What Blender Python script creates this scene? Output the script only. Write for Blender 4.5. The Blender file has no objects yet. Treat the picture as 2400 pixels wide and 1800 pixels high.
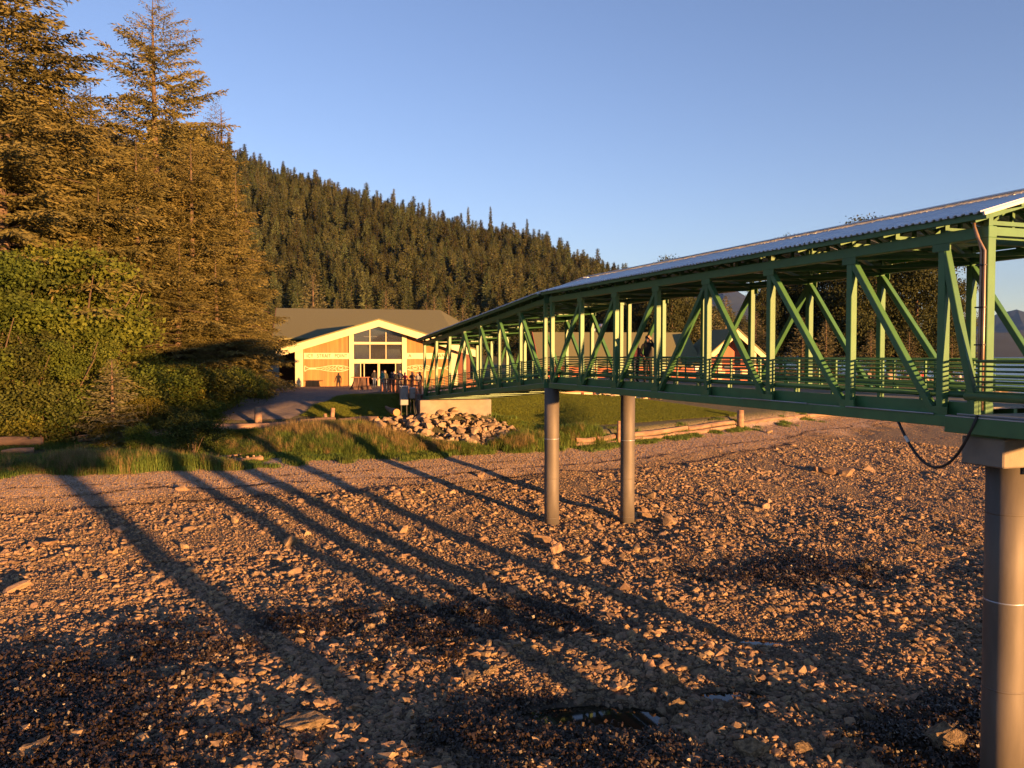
import bpy, bmesh, math, random
import numpy as np
from mathutils import Vector, Matrix

R_ = math.radians
scene = bpy.context.scene
COL = scene.collection

# ------------------------------------------------------------------ camera
cam_d = bpy.data.cameras.new("camera")
cam = bpy.data.objects.new("camera", cam_d)
COL.objects.link(cam)
cam_d.sensor_width = 36.0
cam_d.lens = 30.0
cam_d.clip_start = 0.1
cam_d.clip_end = 40000
cam.location = (0, 0, 0)
cam.rotation_euler = (R_(90 - 2.0), 0, 0)
scene.camera = cam

# ------------------------------------------------------------------ sun and sky
SUN_AZ = 40.3       # the light travels 40 degrees to the left of the view axis
SUN_EL = 3.4
ldir = Vector((-math.sin(R_(SUN_AZ)) * math.cos(R_(SUN_EL)), math.cos(R_(SUN_AZ)) * math.cos(R_(SUN_EL)), -math.sin(R_(SUN_EL))))
sun_d = bpy.data.lights.new("sun", 'SUN')
sun_d.energy = 5.0
sun_d.angle = R_(0.6)
sun_d.color = (1.0, 0.50, 0.165)
sun = bpy.data.objects.new("sun", sun_d)
COL.objects.link(sun)
sun.rotation_euler = ldir.to_track_quat('-Z', 'Y').to_euler()

world = bpy.data.worlds.new("World")
scene.world = world
world.use_nodes = True
wn = world.node_tree.nodes
wl = world.node_tree.links
bg = wn["Background"]
sky = wn.new("ShaderNodeTexSky")
sky.sky_type = 'NISHITA'
sky.sun_disc = False
sky.sun_elevation = R_(SUN_EL)
sky.sun_rotation = math.atan2(-ldir.x, -ldir.y)
sky.altitude = 0
sky.air_density = 0.7
sky.dust_density = 0.0
sky.ozone_density = 1.0
tint = wn.new("ShaderNodeMix"); tint.data_type = 'RGBA'; tint.blend_type = 'MULTIPLY'; tint.inputs[0].default_value = 1.0
tint.inputs[7].default_value = (0.86, 0.83, 1.10, 1)      # the camera's white balance, the same over the whole sky
wl.new(sky.outputs[0], tint.inputs[6])
wl.new(tint.outputs[2], bg.inputs[0])
bg.inputs[1].default_value = 0.094

scene.view_settings.view_transform = 'Standard'
scene.view_settings.look = 'None'
scene.view_settings.exposure = 1.85
scene.view_settings.gamma = 1.0
scene.cycles.max_bounces = 5
scene.cycles.transparent_max_bounces = 6
scene.cycles.caustics_reflective = False
scene.cycles.caustics_refractive = False

# ================================================================== helpers
def link(o, parent=None):
    COL.objects.link(o)
    if parent is not None:
        o.parent = parent
    return o

def tag(o, label=None, cat=None, group=None, kind=None):
    if label: o["label"] = label
    if cat: o["category"] = cat
    if group: o["group"] = group
    if kind: o["kind"] = kind
    return o

def empty(name, loc=(0, 0, 0), rz=0, label=None, cat=None, group=None):
    o = bpy.data.objects.new(name, None)
    o.empty_display_size = 0.2
    COL.objects.link(o)
    o.location = loc
    o.rotation_euler = (0, 0, rz)
    return tag(o, label, cat, group)

def mesh_np(name, verts, faces, mats=None, smooth=False, midx=None):
    """verts (N,3), faces (M,k) arrays -> mesh"""
    me = bpy.data.meshes.new(name)
    verts = np.asarray(verts, dtype=np.float32)
    faces = np.asarray(faces, dtype=np.int32)
    k = faces.shape[1]
    me.vertices.add(len(verts))
    me.vertices.foreach_set("co", verts.ravel())
    me.loops.add(faces.size)
    me.loops.foreach_set("vertex_index", faces.ravel())
    me.polygons.add(len(faces))
    me.polygons.foreach_set("loop_start", np.arange(0, faces.size, k, dtype=np.int32))
    me.polygons.foreach_set("loop_total", np.full(len(faces), k, dtype=np.int32))
    if mats:
        for m in (mats if isinstance(mats, (list, tuple)) else [mats]):
            me.materials.append(m)
    if midx is not None:
        me.polygons.foreach_set("material_index", np.asarray(midx, dtype=np.int32))
    me.polygons.foreach_set("use_smooth", np.full(len(faces), smooth, dtype=bool))
    me.update(calc_edges=True)
    return me

class MB:
    """collects boxes, beams, tubes; build() links ONE mesh object"""
    def __init__(s):
        s.v = []; s.f = []
    def quad(s, a, b, c, d):
        i = len(s.v); s.v += [tuple(a), tuple(b), tuple(c), tuple(d)]; s.f.append((i, i+1, i+2, i+3)); return s
    def poly(s, pts):
        i = len(s.v); s.v += [tuple(p) for p in pts]; s.f.append(tuple(range(i, i+len(pts)))); return s
    def box(s, lo, hi):
        x0, y0, z0 = lo; x1, y1, z1 = hi
        i = len(s.v)
        s.v += [(x0,y0,z0),(x1,y0,z0),(x1,y1,z0),(x0,y1,z0),(x0,y0,z1),(x1,y0,z1),(x1,y1,z1),(x0,y1,z1)]
        s.f += [(i,i+3,i+2,i+1),(i+4,i+5,i+6,i+7),(i,i+1,i+5,i+4),(i+1,i+2,i+6,i+5),(i+2,i+3,i+7,i+6),(i+3,i,i+4,i+7)]
        return s
    def beam(s, p0, p1, w, h, up=(0, 0, 1)):
        p0 = Vector(p0); p1 = Vector(p1); a = (p1 - p0).normalized(); up = Vector(up)
        side = a.cross(up)
        if side.length < 1e-4: side = a.cross(Vector((0, 1, 0)))
        side.normalize(); u = side.cross(a).normalized()
        i = len(s.v)
        for p in (p0, p1):
            for sx, sy in ((-1,-1),(1,-1),(1,1),(-1,1)):
                s.v.append(tuple(p + side*(sx*w/2) + u*(sy*h/2)))
        s.f += [(i,i+1,i+2,i+3),(i+4,i+7,i+6,i+5),(i,i+4,i+5,i+1),(i+1,i+5,i+6,i+2),(i+2,i+6,i+7,i+3),(i+3,i+7,i+4,i)]
        return s
    def prism(s, pts, ext):
        """planar polygon pts extruded by vector ext"""
        n = len(pts); ext = Vector(ext); i = len(s.v)
        s.v += [tuple(p) for p in pts] + [tuple(Vector(p)+ext) for p in pts]
        s.f.append(tuple(range(i, i+n))); s.f.append(tuple(range(i+2*n-1, i+n-1, -1)))
        for k in range(n):
            s.f.append((i+k, i+n+k, i+n+(k+1) % n, i+(k+1) % n))
        return s
    def tube(s, pts, r, n=8, cap=True):
        pts = [Vector(p) for p in pts]
        rs = r if isinstance(r, (list, tuple)) else [r]*len(pts)
        i0 = len(s.v)
        prev = None
        for k, p in enumerate(pts):
            a = (pts[min(k+1, len(pts)-1)] - pts[max(k-1, 0)]).normalized()
            ref = Vector((0, 0, 1)) if abs(a.z) < 0.9 else Vector((1, 0, 0))
            sd = a.cross(ref).normalized() if prev is None else (prev - a*prev.dot(a)).normalized()
            prev = sd
            u = a.cross(sd)
            for j in range(n):
                t = 2*math.pi*j/n
                s.v.append(tuple(p + sd*(math.cos(t)*rs[k]) + u*(math.sin(t)*rs[k])))
        for k in range(len(pts)-1):
            for j in range(n):
                a = i0+k*n+j; b = i0+k*n+(j+1) % n
                s.f.append((a, b, b+n, a+n))
        if cap:
            s.f.append(tuple(range(i0+n-1, i0-1, -1)))
            e = i0+(len(pts)-1)*n
            s.f.append(tuple(range(e, e+n)))
        return s
    def build(s, name, mat, parent=None, smooth=False, bevel=0.0):
        me = bpy.data.meshes.new(name)
        me.from_pydata(s.v, [], s.f)
        bm = bmesh.new(); bm.from_mesh(me)
        bmesh.ops.recalc_face_normals(bm, faces=bm.faces)
        if bevel > 0:
            bmesh.ops.bevel(bm, geom=[e for e in bm.edges if e.calc_face_angle(0) > 0.6], offset=bevel, segments=1, affect='EDGES')
        bm.to_mesh(me); bm.free()
        for m in (mat if isinstance(mat, (list, tuple)) else [mat]):
            me.materials.append(m)
        if smooth:
            me.polygons.foreach_set("use_smooth", np.ones(len(me.polygons), dtype=bool))
        o = bpy.data.objects.new(name, me)
        return link(o, parent)

def smoothstep(a, b, x):
    t = np.clip((x-a)/(b-a), 0, 1)
    return t*t*(3-2*t)

def _hash(ix, iy, seed):
    n = (ix.astype(np.int64)*374761393 + iy.astype(np.int64)*668265263 + seed*974711) & 0x7fffffff
    n = ((n ^ (n >> 13)) * 1274126177) & 0x7fffffff
    return ((n ^ (n >> 16)) & 0xffff) / 65535.0

def vnoise(x, y, seed=0):
    x = np.asarray(x, float); y = np.asarray(y, float)
    ix = np.floor(x); iy = np.floor(y); fx = x-ix; fy = y-iy
    fx = fx*fx*(3-2*fx); fy = fy*fy*(3-2*fy)
    a = _hash(ix, iy, seed); b = _hash(ix+1, iy, seed); c = _hash(ix, iy+1, seed); d = _hash(ix+1, iy+1, seed)
    return (a*(1-fx)+b*fx)*(1-fy) + (c*(1-fx)+d*fx)*fy

def fbm(x, y, seed=0, octv=4):
    r = 0; a = 0.5
    for k in range(octv):
        r = r + a*vnoise(x*2**k, y*2**k, seed+k*17); a *= 0.5
    return r

# ------------------------------------------------------------------ materials
MATS = {}
def mat(name, c1, c2=None, scale=3.0, rough=0.75, bump=0.0, bscale=None, rnd=0.0, detail=5.0, metallic=0.0, spec=0.4, stretch=None, coords='Object', contrast=0.18, hue=0.0):
    m = bpy.data.materials.new(name); MATS[name] = m
    m.use_nodes = True
    nt = m.node_tree; N = nt.nodes; L = nt.links
    p = N["Principled BSDF"]
    p.inputs["Roughness"].default_value = rough
    p.inputs["Metallic"].default_value = metallic
    p.inputs["Specular IOR Level"].default_value = spec
    tc = N.new("ShaderNodeTexCoord")
    vec = tc.outputs[coords]
    if stretch:
        mp = N.new("ShaderNodeMapping"); mp.inputs["Scale"].default_value = stretch
        L.new(vec, mp.inputs[0]); vec = mp.outputs[0]
    col = None
    if c2 is None: c2 = tuple(c*0.75 for c in c1)
    nz = N.new("ShaderNodeTexNoise"); nz.inputs["Scale"].default_value = scale; nz.inputs["Detail"].default_value = detail
    L.new(vec, nz.inputs["Vector"])
    cr = N.new("ShaderNodeValToRGB")
    cr.color_ramp.elements[0].position = 0.5-contrast; cr.color_ramp.elements[0].color = (*c1, 1)
    cr.color_ramp.elements[1].position = 0.5+contrast; cr.color_ramp.elements[1].color = (*c2, 1)
    L.new(nz.outputs["Fac"], cr.inputs[0]); col = cr.outputs[0]
    if rnd > 0 or hue > 0:
        oi = N.new("ShaderNodeObjectInfo")
        hs = N.new("ShaderNodeHueSaturation")
        mr = N.new("ShaderNodeMapRange"); mr.inputs["To Min"].default_value = 1-rnd; mr.inputs["To Max"].default_value = 1+rnd
        L.new(oi.outputs["Random"], mr.inputs[0]); L.new(mr.outputs[0], hs.inputs["Value"])
        if hue > 0:
            mh = N.new("ShaderNodeMapRange"); mh.inputs["To Min"].default_value = 0.5-hue; mh.inputs["To Max"].default_value = 0.5+hue
            fr = N.new("ShaderNodeMath"); fr.operation = 'MULTIPLY'; fr.inputs[1].default_value = 7.31
            fr2 = N.new("ShaderNodeMath"); fr2.operation = 'FRACT'
            L.new(oi.outputs["Random"], fr.inputs[0]); L.new(fr.outputs[0], fr2.inputs[0])
            L.new(fr2.outputs[0], mh.inputs[0]); L.new(mh.outputs[0], hs.inputs["Hue"])
        L.new(col, hs.inputs["Color"]); col = hs.outputs[0]
    L.new(col, p.inputs["Base Color"])
    if bump > 0:
        nb = N.new("ShaderNodeTexNoise"); nb.inputs["Scale"].default_value = bscale or scale*4; nb.inputs["Detail"].default_value = 6
        L.new(vec, nb.inputs["Vector"])
        bp = N.new("ShaderNodeBump"); bp.inputs["Strength"].default_value = bump; bp.inputs["Distance"].default_value = 0.05
        L.new(nb.outputs["Fac"], bp.inputs["Height"]); L.new(bp.outputs[0], p.inputs["Normal"])
    return m

def leafmat(name, c1, c2, rnd=0.2, hue=0.02, transl=0.25, scale=0.6):
    m = mat(name, c1, c2, scale=scale, rough=0.7, rnd=rnd, hue=hue, spec=0.15)
    N = m.node_tree.nodes; L = m.node_tree.links
    p = N["Principled BSDF"]; out = N["Material Output"]
    src = p.inputs["Base Color"].links[0].from_socket
    tr = N.new("ShaderNodeBsdfTranslucent"); L.new(src, tr.inputs[0])
    mx = N.new("ShaderNodeMixShader"); mx.inputs[0].default_value = transl
    L.new(p.outputs[0], mx.inputs[1]); L.new(tr.outputs[0], mx.inputs[2]); L.new(mx.outputs[0], out.inputs[0])
    return m

GREEN = mat("green_paint", (0.070, 0.175, 0.066), (0.050, 0.130, 0.054), scale=2.6, rough=0.45, rnd=0.10, coords='Object', bump=0.05, bscale=24, contrast=0.28, detail=9)
GALV = mat("galvanised_steel", (0.42, 0.44, 0.48), (0.34, 0.36, 0.40), scale=2.0, rough=0.42, metallic=0.6)
ROOFM = mat("grey_metal_roof", (0.66, 0.68, 0.72), (0.60, 0.62, 0.66), scale=0.7, rough=0.5, metallic=0.1)
DECK = mat("deck_grating", (0.30, 0.27, 0.24), (0.22, 0.20, 0.18), scale=6, rough=0.85)
CONC = mat("concrete", (0.28, 0.235, 0.185), (0.17, 0.14, 0.115), scale=1.6, rough=0.85, bump=0.15, bscale=14, contrast=0.25)
STEELP = mat("weathered_pile_steel", (0.155, 0.132, 0.112), (0.072, 0.062, 0.055), scale=1.9, rough=0.62, metallic=0.15, stretch=(1, 1, 0.25), contrast=0.25, bump=0.06, bscale=9)
BLACK = mat("black_rubber", (0.02, 0.02, 0.022), (0.03, 0.03, 0.03), rough=0.6)
COPPER = mat("brown_conduit", (0.32, 0.22, 0.16), (0.24, 0.16, 0.12), scale=3, rough=0.35, metallic=0.5)
LAMP = mat("lamp_housing", (0.7, 0.68, 0.62), (0.6, 0.58, 0.54), rough=0.4)
BARK = mat("bark", (0.14, 0.09, 0.06), (0.07, 0.05, 0.035), scale=5, rough=0.9, bump=0.4, bscale=20, stretch=(1, 1, 0.2))
NEEDLE = leafmat("spruce_needles", (0.172, 0.142, 0.046), (0.098, 0.092, 0.033), rnd=0.12, hue=0.008, transl=0.15, scale=0.5)
NEEDLE_S = leafmat("young_spruce_needles", (0.13, 0.115, 0.06), (0.085, 0.08, 0.042), rnd=0.15, hue=0.01, transl=0.15)
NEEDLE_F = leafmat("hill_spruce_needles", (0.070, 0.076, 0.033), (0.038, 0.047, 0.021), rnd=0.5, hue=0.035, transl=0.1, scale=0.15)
LEAF = leafmat("alder_leaves", (0.125, 0.15, 0.022), (0.045, 0.068, 0.012), rnd=0.2, hue=0.015, transl=0.3, scale=0.8)
LEAF_D = leafmat("cottonwood_leaves", (0.060, 0.062, 0.022), (0.032, 0.038, 0.015), rnd=0.15, hue=0.015, transl=0.25, scale=0.4)
LEAF2 = leafmat("dark_alder_leaves", (0.085, 0.095, 0.020), (0.030, 0.042, 0.010), rnd=0.2, hue=0.02, transl=0.25, scale=1.1)
LEAF3 = leafmat("yellowing_leaves", (0.17, 0.15, 0.026), (0.08, 0.085, 0.016), rnd=0.2, hue=0.02, transl=0.3, scale=1.1)
GRASSM = leafmat("beach_grass", (0.10, 0.165, 0.03), (0.13, 0.16, 0.04), rnd=0.3, hue=0.02, transl=0.3, scale=1.0)
GRASSD = leafmat("dry_grass", (0.28, 0.20, 0.09), (0.20, 0.15, 0.06), rnd=0.25, hue=0.01, transl=0.3, scale=1.0)
LAWNB = leafmat("lawn_blades", (0.17, 0.19, 0.03), (0.13, 0.16, 0.025), rnd=0.2, hue=0.01, transl=0.3, scale=0.5)
LAWNM = mat("lawn_turf", (0.17, 0.165, 0.028), (0.12, 0.125, 0.022), scale=1.1, rough=0.9, bump=0.8, bscale=18)
PATHM = mat("gravel_path", (0.20, 0.155, 0.125), (0.13, 0.105, 0.09), scale=2.5, rough=0.95, bump=0.5, bscale=40)
STONE = mat("beach_stone", (0.30, 0.195, 0.11), (0.155, 0.105, 0.063), scale=2.2, rough=0.8, rnd=0.32, hue=0.012, bump=0.35, bscale=14)
STONEB = mat("barnacled_boulder", (0.26, 0.185, 0.11), (0.09, 0.062, 0.035), scale=5.0, rough=0.9, rnd=0.2, bump=1.0, bscale=22, contrast=0.12)
RIPRAP = mat("pale_riprap", (0.31, 0.225, 0.15), (0.21, 0.15, 0.10), scale=2.0, rough=0.85, rnd=0.25, bump=0.4, bscale=10)
WEED = mat("rockweed", (0.045, 0.027, 0.012), (0.020, 0.013, 0.007), scale=6, rough=0.45, rnd=0.4, spec=0.5)
WRACK = mat("dry_wrack", (0.028, 0.02, 0.015), (0.015, 0.011, 0.009), scale=6, rough=0.8)
LOGM = mat("weathered_log", (0.30, 0.19, 0.12), (0.16, 0.10, 0.068), scale=3.0, rough=0.9, bump=0.5, bscale=10, stretch=(0.25, 1, 1), rnd=0.15)
LOGEND = mat("sawn_log_end", (0.50, 0.24, 0.11), (0.42, 0.19, 0.09), scale=3.0, rough=0.9)
CEDAR = mat("cedar_boards", (0.32, 0.165, 0.05), (0.24, 0.12, 0.037), scale=1.2, rough=0.75, bump=0.1, bscale=20, stretch=(3.0, 3.0, 0.35))
CREAM = mat("cream_trim", (0.52, 0.45, 0.27), (0.47, 0.40, 0.24), scale=1.5, rough=0.6)
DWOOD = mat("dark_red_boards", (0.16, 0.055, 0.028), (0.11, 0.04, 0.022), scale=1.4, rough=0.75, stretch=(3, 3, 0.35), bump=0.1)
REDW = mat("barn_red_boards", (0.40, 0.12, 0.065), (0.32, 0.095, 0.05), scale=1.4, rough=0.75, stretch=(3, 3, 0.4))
RAILW = mat("stained_rail_wood", (0.36, 0.15, 0.08), (0.26, 0.10, 0.055), scale=3, rough=0.7)
SHING = mat("olive_shingles", (0.165, 0.155, 0.07), (0.125, 0.118, 0.054), scale=14, rough=0.9, bump=0.25, bscale=30)
LETTER = mat("green_lettering", (0.05, 0.05, 0.015), (0.045, 0.045, 0.012), rough=0.7)
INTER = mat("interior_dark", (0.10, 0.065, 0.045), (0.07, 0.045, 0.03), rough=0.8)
CHROME = mat("chimney_steel", (0.5, 0.5, 0.55), (0.42, 0.42, 0.47), rough=0.3, metallic=0.8)
CABM = mat("grey_cabinet_paint", (0.24, 0.235, 0.23), (0.20, 0.195, 0.19), rough=0.5)

GLASS = bpy.data.materials.new("window_glass"); GLASS.use_nodes = True
_p = GLASS.node_tree.nodes["Principled BSDF"]
_p.inputs["Base Color"].default_value = (0.05, 0.05, 0.055, 1); _p.inputs["Roughness"].default_value = 0.04
_p.inputs["Specular IOR Level"].default_value = 1.0; _p.inputs["Alpha"].default_value = 0.45

# boards on the facade: narrow board joints as fine relief in the cedar material
def add_board_lines(m, width, axis='X'):
    N = m.node_tree.nodes; L = m.node_tree.links; p = N["Principled BSDF"]
    tc = N.new("ShaderNodeTexCoord"); sx = N.new("ShaderNodeSeparateXYZ"); L.new(tc.outputs["Object"], sx.inputs[0])
    a = N.new("ShaderNodeMath"); a.operation = 'DIVIDE'; a.inputs[1].default_value = width; L.new(sx.outputs[axis], a.inputs[0])
    f = N.new("ShaderNodeMath"); f.operation = 'FRACT'; L.new(a.outputs[0], f.inputs[0])
    g = N.new("ShaderNodeMath"); g.operation = 'LESS_THAN'; g.inputs[1].default_value = 0.07; L.new(f.outputs[0], g.inputs[0])
    fl = N.new("ShaderNodeMath"); fl.operation = 'FLOOR'; L.new(a.outputs[0], fl.inputs[0])
    wnz = N.new("ShaderNodeTexWhiteNoise"); wnz.noise_dimensions = '1D'; L.new(fl.outputs[0], wnz.inputs["W"])
    src = p.inputs["Base Color"].links[0].from_socket
    hs = N.new("ShaderNodeHueSaturation"); L.new(src, hs.inputs["Color"])
    mr = N.new("ShaderNodeMapRange"); mr.inputs["To Min"].default_value = 0.84; mr.inputs["To Max"].default_value = 1.12
    L.new(wnz.outputs["Value"], mr.inputs[0])
    ms = N.new("ShaderNodeMath"); ms.operation = 'MULTIPLY_ADD'; ms.inputs[1].default_value = -0.3
    L.new(g.outputs[0], ms.inputs[0]); L.new(mr.outputs[0], ms.inputs[2]); L.new(ms.outputs[0], hs.inputs["Value"])
    L.new(hs.outputs[0], p.inputs["Base Color"])
add_board_lines(CEDAR, 0.22)
add_board_lines(DWOOD, 0.25, 'Y')
add_board_lines(REDW, 0.25)

# ================================================================== terrain
CONT = np.array([(-400, -60), (-120, 12), (-60, 31), (-24.7, 41), (-5, 48.7), (8.8, 57), (38, 88), (75, 125), (92, 150), (90, 185), (72, 235), (78, 330),
                 (120, 480), (150, 700), (100, 1200), (0, 2500)], float)
def sdist(x, y):
    """signed distance to the upper wrack line, landward positive"""
    x = np.asarray(x, float); y = np.asarray(y, float)
    best = np.full(x.shape, 1e9); sign = np.ones(x.shape)
    for (ax, ay), (bx, by) in zip(CONT[:-1], CONT[1:]):
        dx, dy = bx-ax, by-ay; l2 = dx*dx+dy*dy
        t = np.clip(((x-ax)*dx+(y-ay)*dy)/l2, 0, 1)
        ex = x-(ax+t*dx); ey = y-(ay+t*dy); dd = np.hypot(ex, ey)
        sg = np.where(dx*ey-dy*ex >= 0, 1.0, -1.0)
        m = dd < best-1e-9
        best = np.where(m, dd, best); sign = np.where(m, sg, sign)
    return best*sign
PA = np.array([(-900,-40),(-300,-24),(-120,-16),(-60,-11.6),(-45,-10.3),(-32,-9.3),(-22,-8.95),(-11,-8.3),(-5,-7.6),(0,-7.0),(4,-6.55),(9,-6.2),(13,-5.75),(17,-5.2),(21,-4.3),(25,-3.65),(29,-3.42),(45,-3.42),(150,-3.0),(400,0)], float)
PB = np.array([(-900,-40),(-300,-24),(-120,-16),(-60,-11.6),(-45,-10.3),(-32,-9.3),(-22,-8.95),(-11,-8.3),(-5,-7.6),(0,-7.0),(4.2,-6.6),(4.6,-6.5),(5.3,-5.6),(12,-4.95),(20,-4.3),(28,-3.85),(45,-3.6),(150,-3.0),(400,-1)], float)
RIDGE = np.array([(-0.9, 0.31), (-0.6, 0.30), (-0.45, 0.252), (-0.318, 0.198), (-0.139, 0.151), (-0.046, 0.123), (0.04, 0.107), (0.083, 0.088), (0.127, 0.069), (0.2, 0.038), (0.28, 0.005), (0.34, 0.0)], float)
def hill(x, y):
    a = x/np.maximum(y, 1.0)
    e = np.interp(a, RIDGE[:, 0], RIDGE[:, 1])
    s = np.clip((y-330)/(650-330), 0, 1)
    up = e*650*(s**1.15)
    s2 = np.clip((y-650)/700, 0, 1)
    return np.where(y > 330, up*(1-0.8*s2*s2*(3-2*s2)), 0)
POOLS = [(2.0, 21.9, 2.5, 1.05, 0.45), (6.0, 23.0, 1.0, 0.35, 0.16), (8.2, 27.0, 1.2, 0.35, 0.12)]
def zt(x, y, fine=True):
    x = np.asarray(x, float); y = np.asarray(y, float)
    d = sdist(x, y)
    w = smoothstep(1.5, 7.0, x)
    z = np.interp(d, PA[:, 0], PA[:, 1])*(1-w) + np.interp(d, PB[:, 0], PB[:, 1])*w
    z = z + 1.75*np.exp(-(((x+3.8)/5.4)**2 + ((y-63.4)/3.2)**2))
    z = z + hill(x, y)
    if fine:
        beach = smoothstep(-70, -20, d)*(1-smoothstep(-3, 3, d))
        z = z + beach*((fbm(x*0.35, y*0.35, 3, 3)-0.44)*0.40 + (fbm(x*1.6, y*1.6, 9, 2)-0.38)*0.16)
        up = smoothstep(3, 10, d)*(1-smoothstep(24, 28, d))*(1-w)
        z = z + up*(fbm(x*0.5, y*0.5, 5, 3)-0.44)*0.45
        z = z + smoothstep(300, 420, y)*(fbm(x/60., y/60., 21, 3)-0.44)*26*np.clip(hill(x, y)/60., 0, 1)
        for px, py, rx, ry, dep in POOLS:
            q = ((x-px)/rx)**2+((y-py)/ry)**2
            z = z - dep*1.5*np.exp(-q*0.9)
    return z
def z1(x, y, fine=True):
    return float(zt(np.array([x]), np.array([y]), fine)[0])

# one polar sheet, dense where the photograph looks
ang = np.concatenate([np.linspace(-180, -42, 40)[:-1], np.linspace(-42, 42, 430), np.linspace(42, 180, 40)[1:]])
rad = np.concatenate([np.linspace(1.0, 15, 10)[:-1], np.linspace(15, 75, 300)[:-1], np.geomspace(75, 1400, 150), np.array([2500, 6000, 16000])])
AA, RR = np.meshgrid(np.radians(ang), rad)
GX = np.sin(AA)*RR; GY = np.cos(AA)*RR
GZ = zt(GX, GY)
GZ = np.where(RR > 1500, -40, GZ)
nr, na = GX.shape
idx = np.arange(nr*na).reshape(nr, na)
F = np.stack([idx[:-1, :-1], idx[:-1, 1:], idx[1:, 1:], idx[1:, :-1]], -1).reshape(-1, 4)

TERR = bpy.data.materials.new("beach_and_soil"); TERR.use_nodes = True
def build_terrain_mat(m):
    N = m.node_tree.nodes; L = m.node_tree.links; p = N["Principled BSDF"]; p.inputs["Roughness"].default_value = 0.9
    at = N.new("ShaderNodeAttribute"); at.attribute_name = "zone"
    tc = N.new("ShaderNodeTexCoord")
    def ramp(c1, c2, sc, con=0.2):
        n = N.new("ShaderNodeTexNoise"); n.inputs["Scale"].default_value = sc; n.inputs["Detail"].default_value = 7; L.new(tc.outputs["Object"], n.inputs["Vector"])
        r = N.new("ShaderNodeValToRGB"); r.color_ramp.elements[0].position = .5-con; r.color_ramp.elements[1].position = .5+con
        r.color_ramp.elements[0].color = (*c1, 1); r.color_ramp.elements[1].color = (*c2, 1); L.new(n.outputs["Fac"], r.inputs[0]); return r.outputs[0]
    gravel = ramp((0.44, 0.325, 0.24), (0.30, 0.22, 0.165), 5.0)
    stone = ramp((0.15, 0.105, 0.066), (0.06, 0.044, 0.029), 4.0)
    weed = ramp((0.036, 0.025, 0.014), (0.016, 0.012, 0.008), 4.0)
    soil = ramp((0.10, 0.085, 0.035), (0.055, 0.055, 0.022), 2.0)
    sep = N.new("ShaderNodeSeparateColor"); L.new(at.outputs["Color"], sep.inputs[0])
    def mixc(f, a, b):
        x = N.new("ShaderNodeMix"); x.data_type = 'RGBA'; L.new(f, x.inputs[0]); L.new(a, x.inputs[6]); L.new(b, x.inputs[7]); return x.outputs[2]
    c = mixc(sep.outputs[0], stone, gravel)
    c = mixc(sep.outputs[1], c, weed)
    c = mixc(sep.outputs[2], c, soil)
    L.new(c, p.inputs["Base Color"])
    n = N.new("ShaderNodeTexNoise"); n.inputs["Scale"].default_value = 9; n.inputs["Detail"].default_value = 8; L.new(tc.outputs["Object"], n.inputs["Vector"])
    v = N.new("ShaderNodeTexVoronoi"); v.inputs["Scale"].default_value = 11; L.new(tc.outputs["Object"], v.inputs["Vector"])
    ad = N.new("ShaderNodeMath"); ad.operation = 'ADD'; L.new(n.outputs["Fac"], ad.inputs[0]); L.new(v.outputs["Distance"], ad.inputs[1])
    b = N.new("ShaderNodeBump"); b.inputs["Strength"].default_value = 0.8; b.inputs["Distance"].default_value = 0.09
    L.new(ad.outputs[0], b.inputs["Height"]); L.new(b.outputs[0], p.inputs["Normal"])
    # wet, weedy ground is glossier
    mr = N.new("ShaderNodeMapRange"); mr.inputs["To Min"].default_value = 0.92; mr.inputs["To Max"].default_value = 0.5
    L.new(sep.outputs[1], mr.inputs[0]); L.new(mr.outputs[0], p.inputs["Roughness"])
build_terrain_mat(TERR)

def weedness(x, y):
    d = sdist(x, y)
    band = smoothstep(-17, -22, d)
    n = fbm(x*0.16+3, y*0.2, 41, 3)
    left = smoothstep(7, 0, x)
    return band*np.clip(smoothstep(0.34, 0.62, n+0.09*left-0.02), 0, 1)
D_ = sdist(GX, GY)
zr = smoothstep(-2.5, 0.5, D_ + (fbm(GX*.3, GY*.3, 6, 2)-.38)*5)
zg = weedness(GX, GY)
wB = smoothstep(1.5, 7.0, GX)
zb = smoothstep(5.5, 9, D_ + (fbm(GX*.6, GY*.6, 8, 2)-.38)*4)*(1-wB) + smoothstep(4.8, 5.2, D_)*wB
me = mesh_np("terrain", np.stack([GX, GY, GZ], -1).reshape(-1, 3), F, TERR, smooth=True)
ca = me.color_attributes.new("zone", 'FLOAT_COLOR', 'POINT')
ca.data.foreach_set("color", np.stack([zr, zg, zb, np.ones_like(zr)], -1).astype(np.float32).ravel())
tag(link(bpy.data.objects.new("terrain", me)), "stony low-tide beach rising to a grassy bank and wooded hill", "ground", kind="structure")

# sea
SEA = bpy.data.materials.new("sea_water"); SEA.use_nodes = True
_n = SEA.node_tree.nodes; _l = SEA.node_tree.links; _p = _n["Principled BSDF"]
_p.inputs["Base Color"].default_value = (0.03, 0.05, 0.07, 1); _p.inputs["Roughness"].default_value = 0.25
_t = _n.new("ShaderNodeTexNoise"); _t.inputs["Scale"].default_value = 0.5; _t.inputs["Detail"].default_value = 6
_c = _n.new("ShaderNodeTexCoord"); _l.new(_c.outputs["Object"], _t.inputs["Vector"])
_b = _n.new("ShaderNodeBump"); _b.inputs["Strength"].default_value = 0.4; _b.inputs["Distance"].default_value = 0.3
_l.new(_t.outputs["Fac"], _b.inputs["Height"]); _l.new(_b.outputs[0], _p.inputs["Normal"])
tt = np.linspace(0, 2*np.pi, 65)[:-1]
me = bpy.data.meshes.new("sea"); me.from_pydata([(20000*math.cos(a), 20000*math.sin(a), -11.0) for a in tt], [], [tuple(range(64))]); me.materials.append(SEA)
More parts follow.
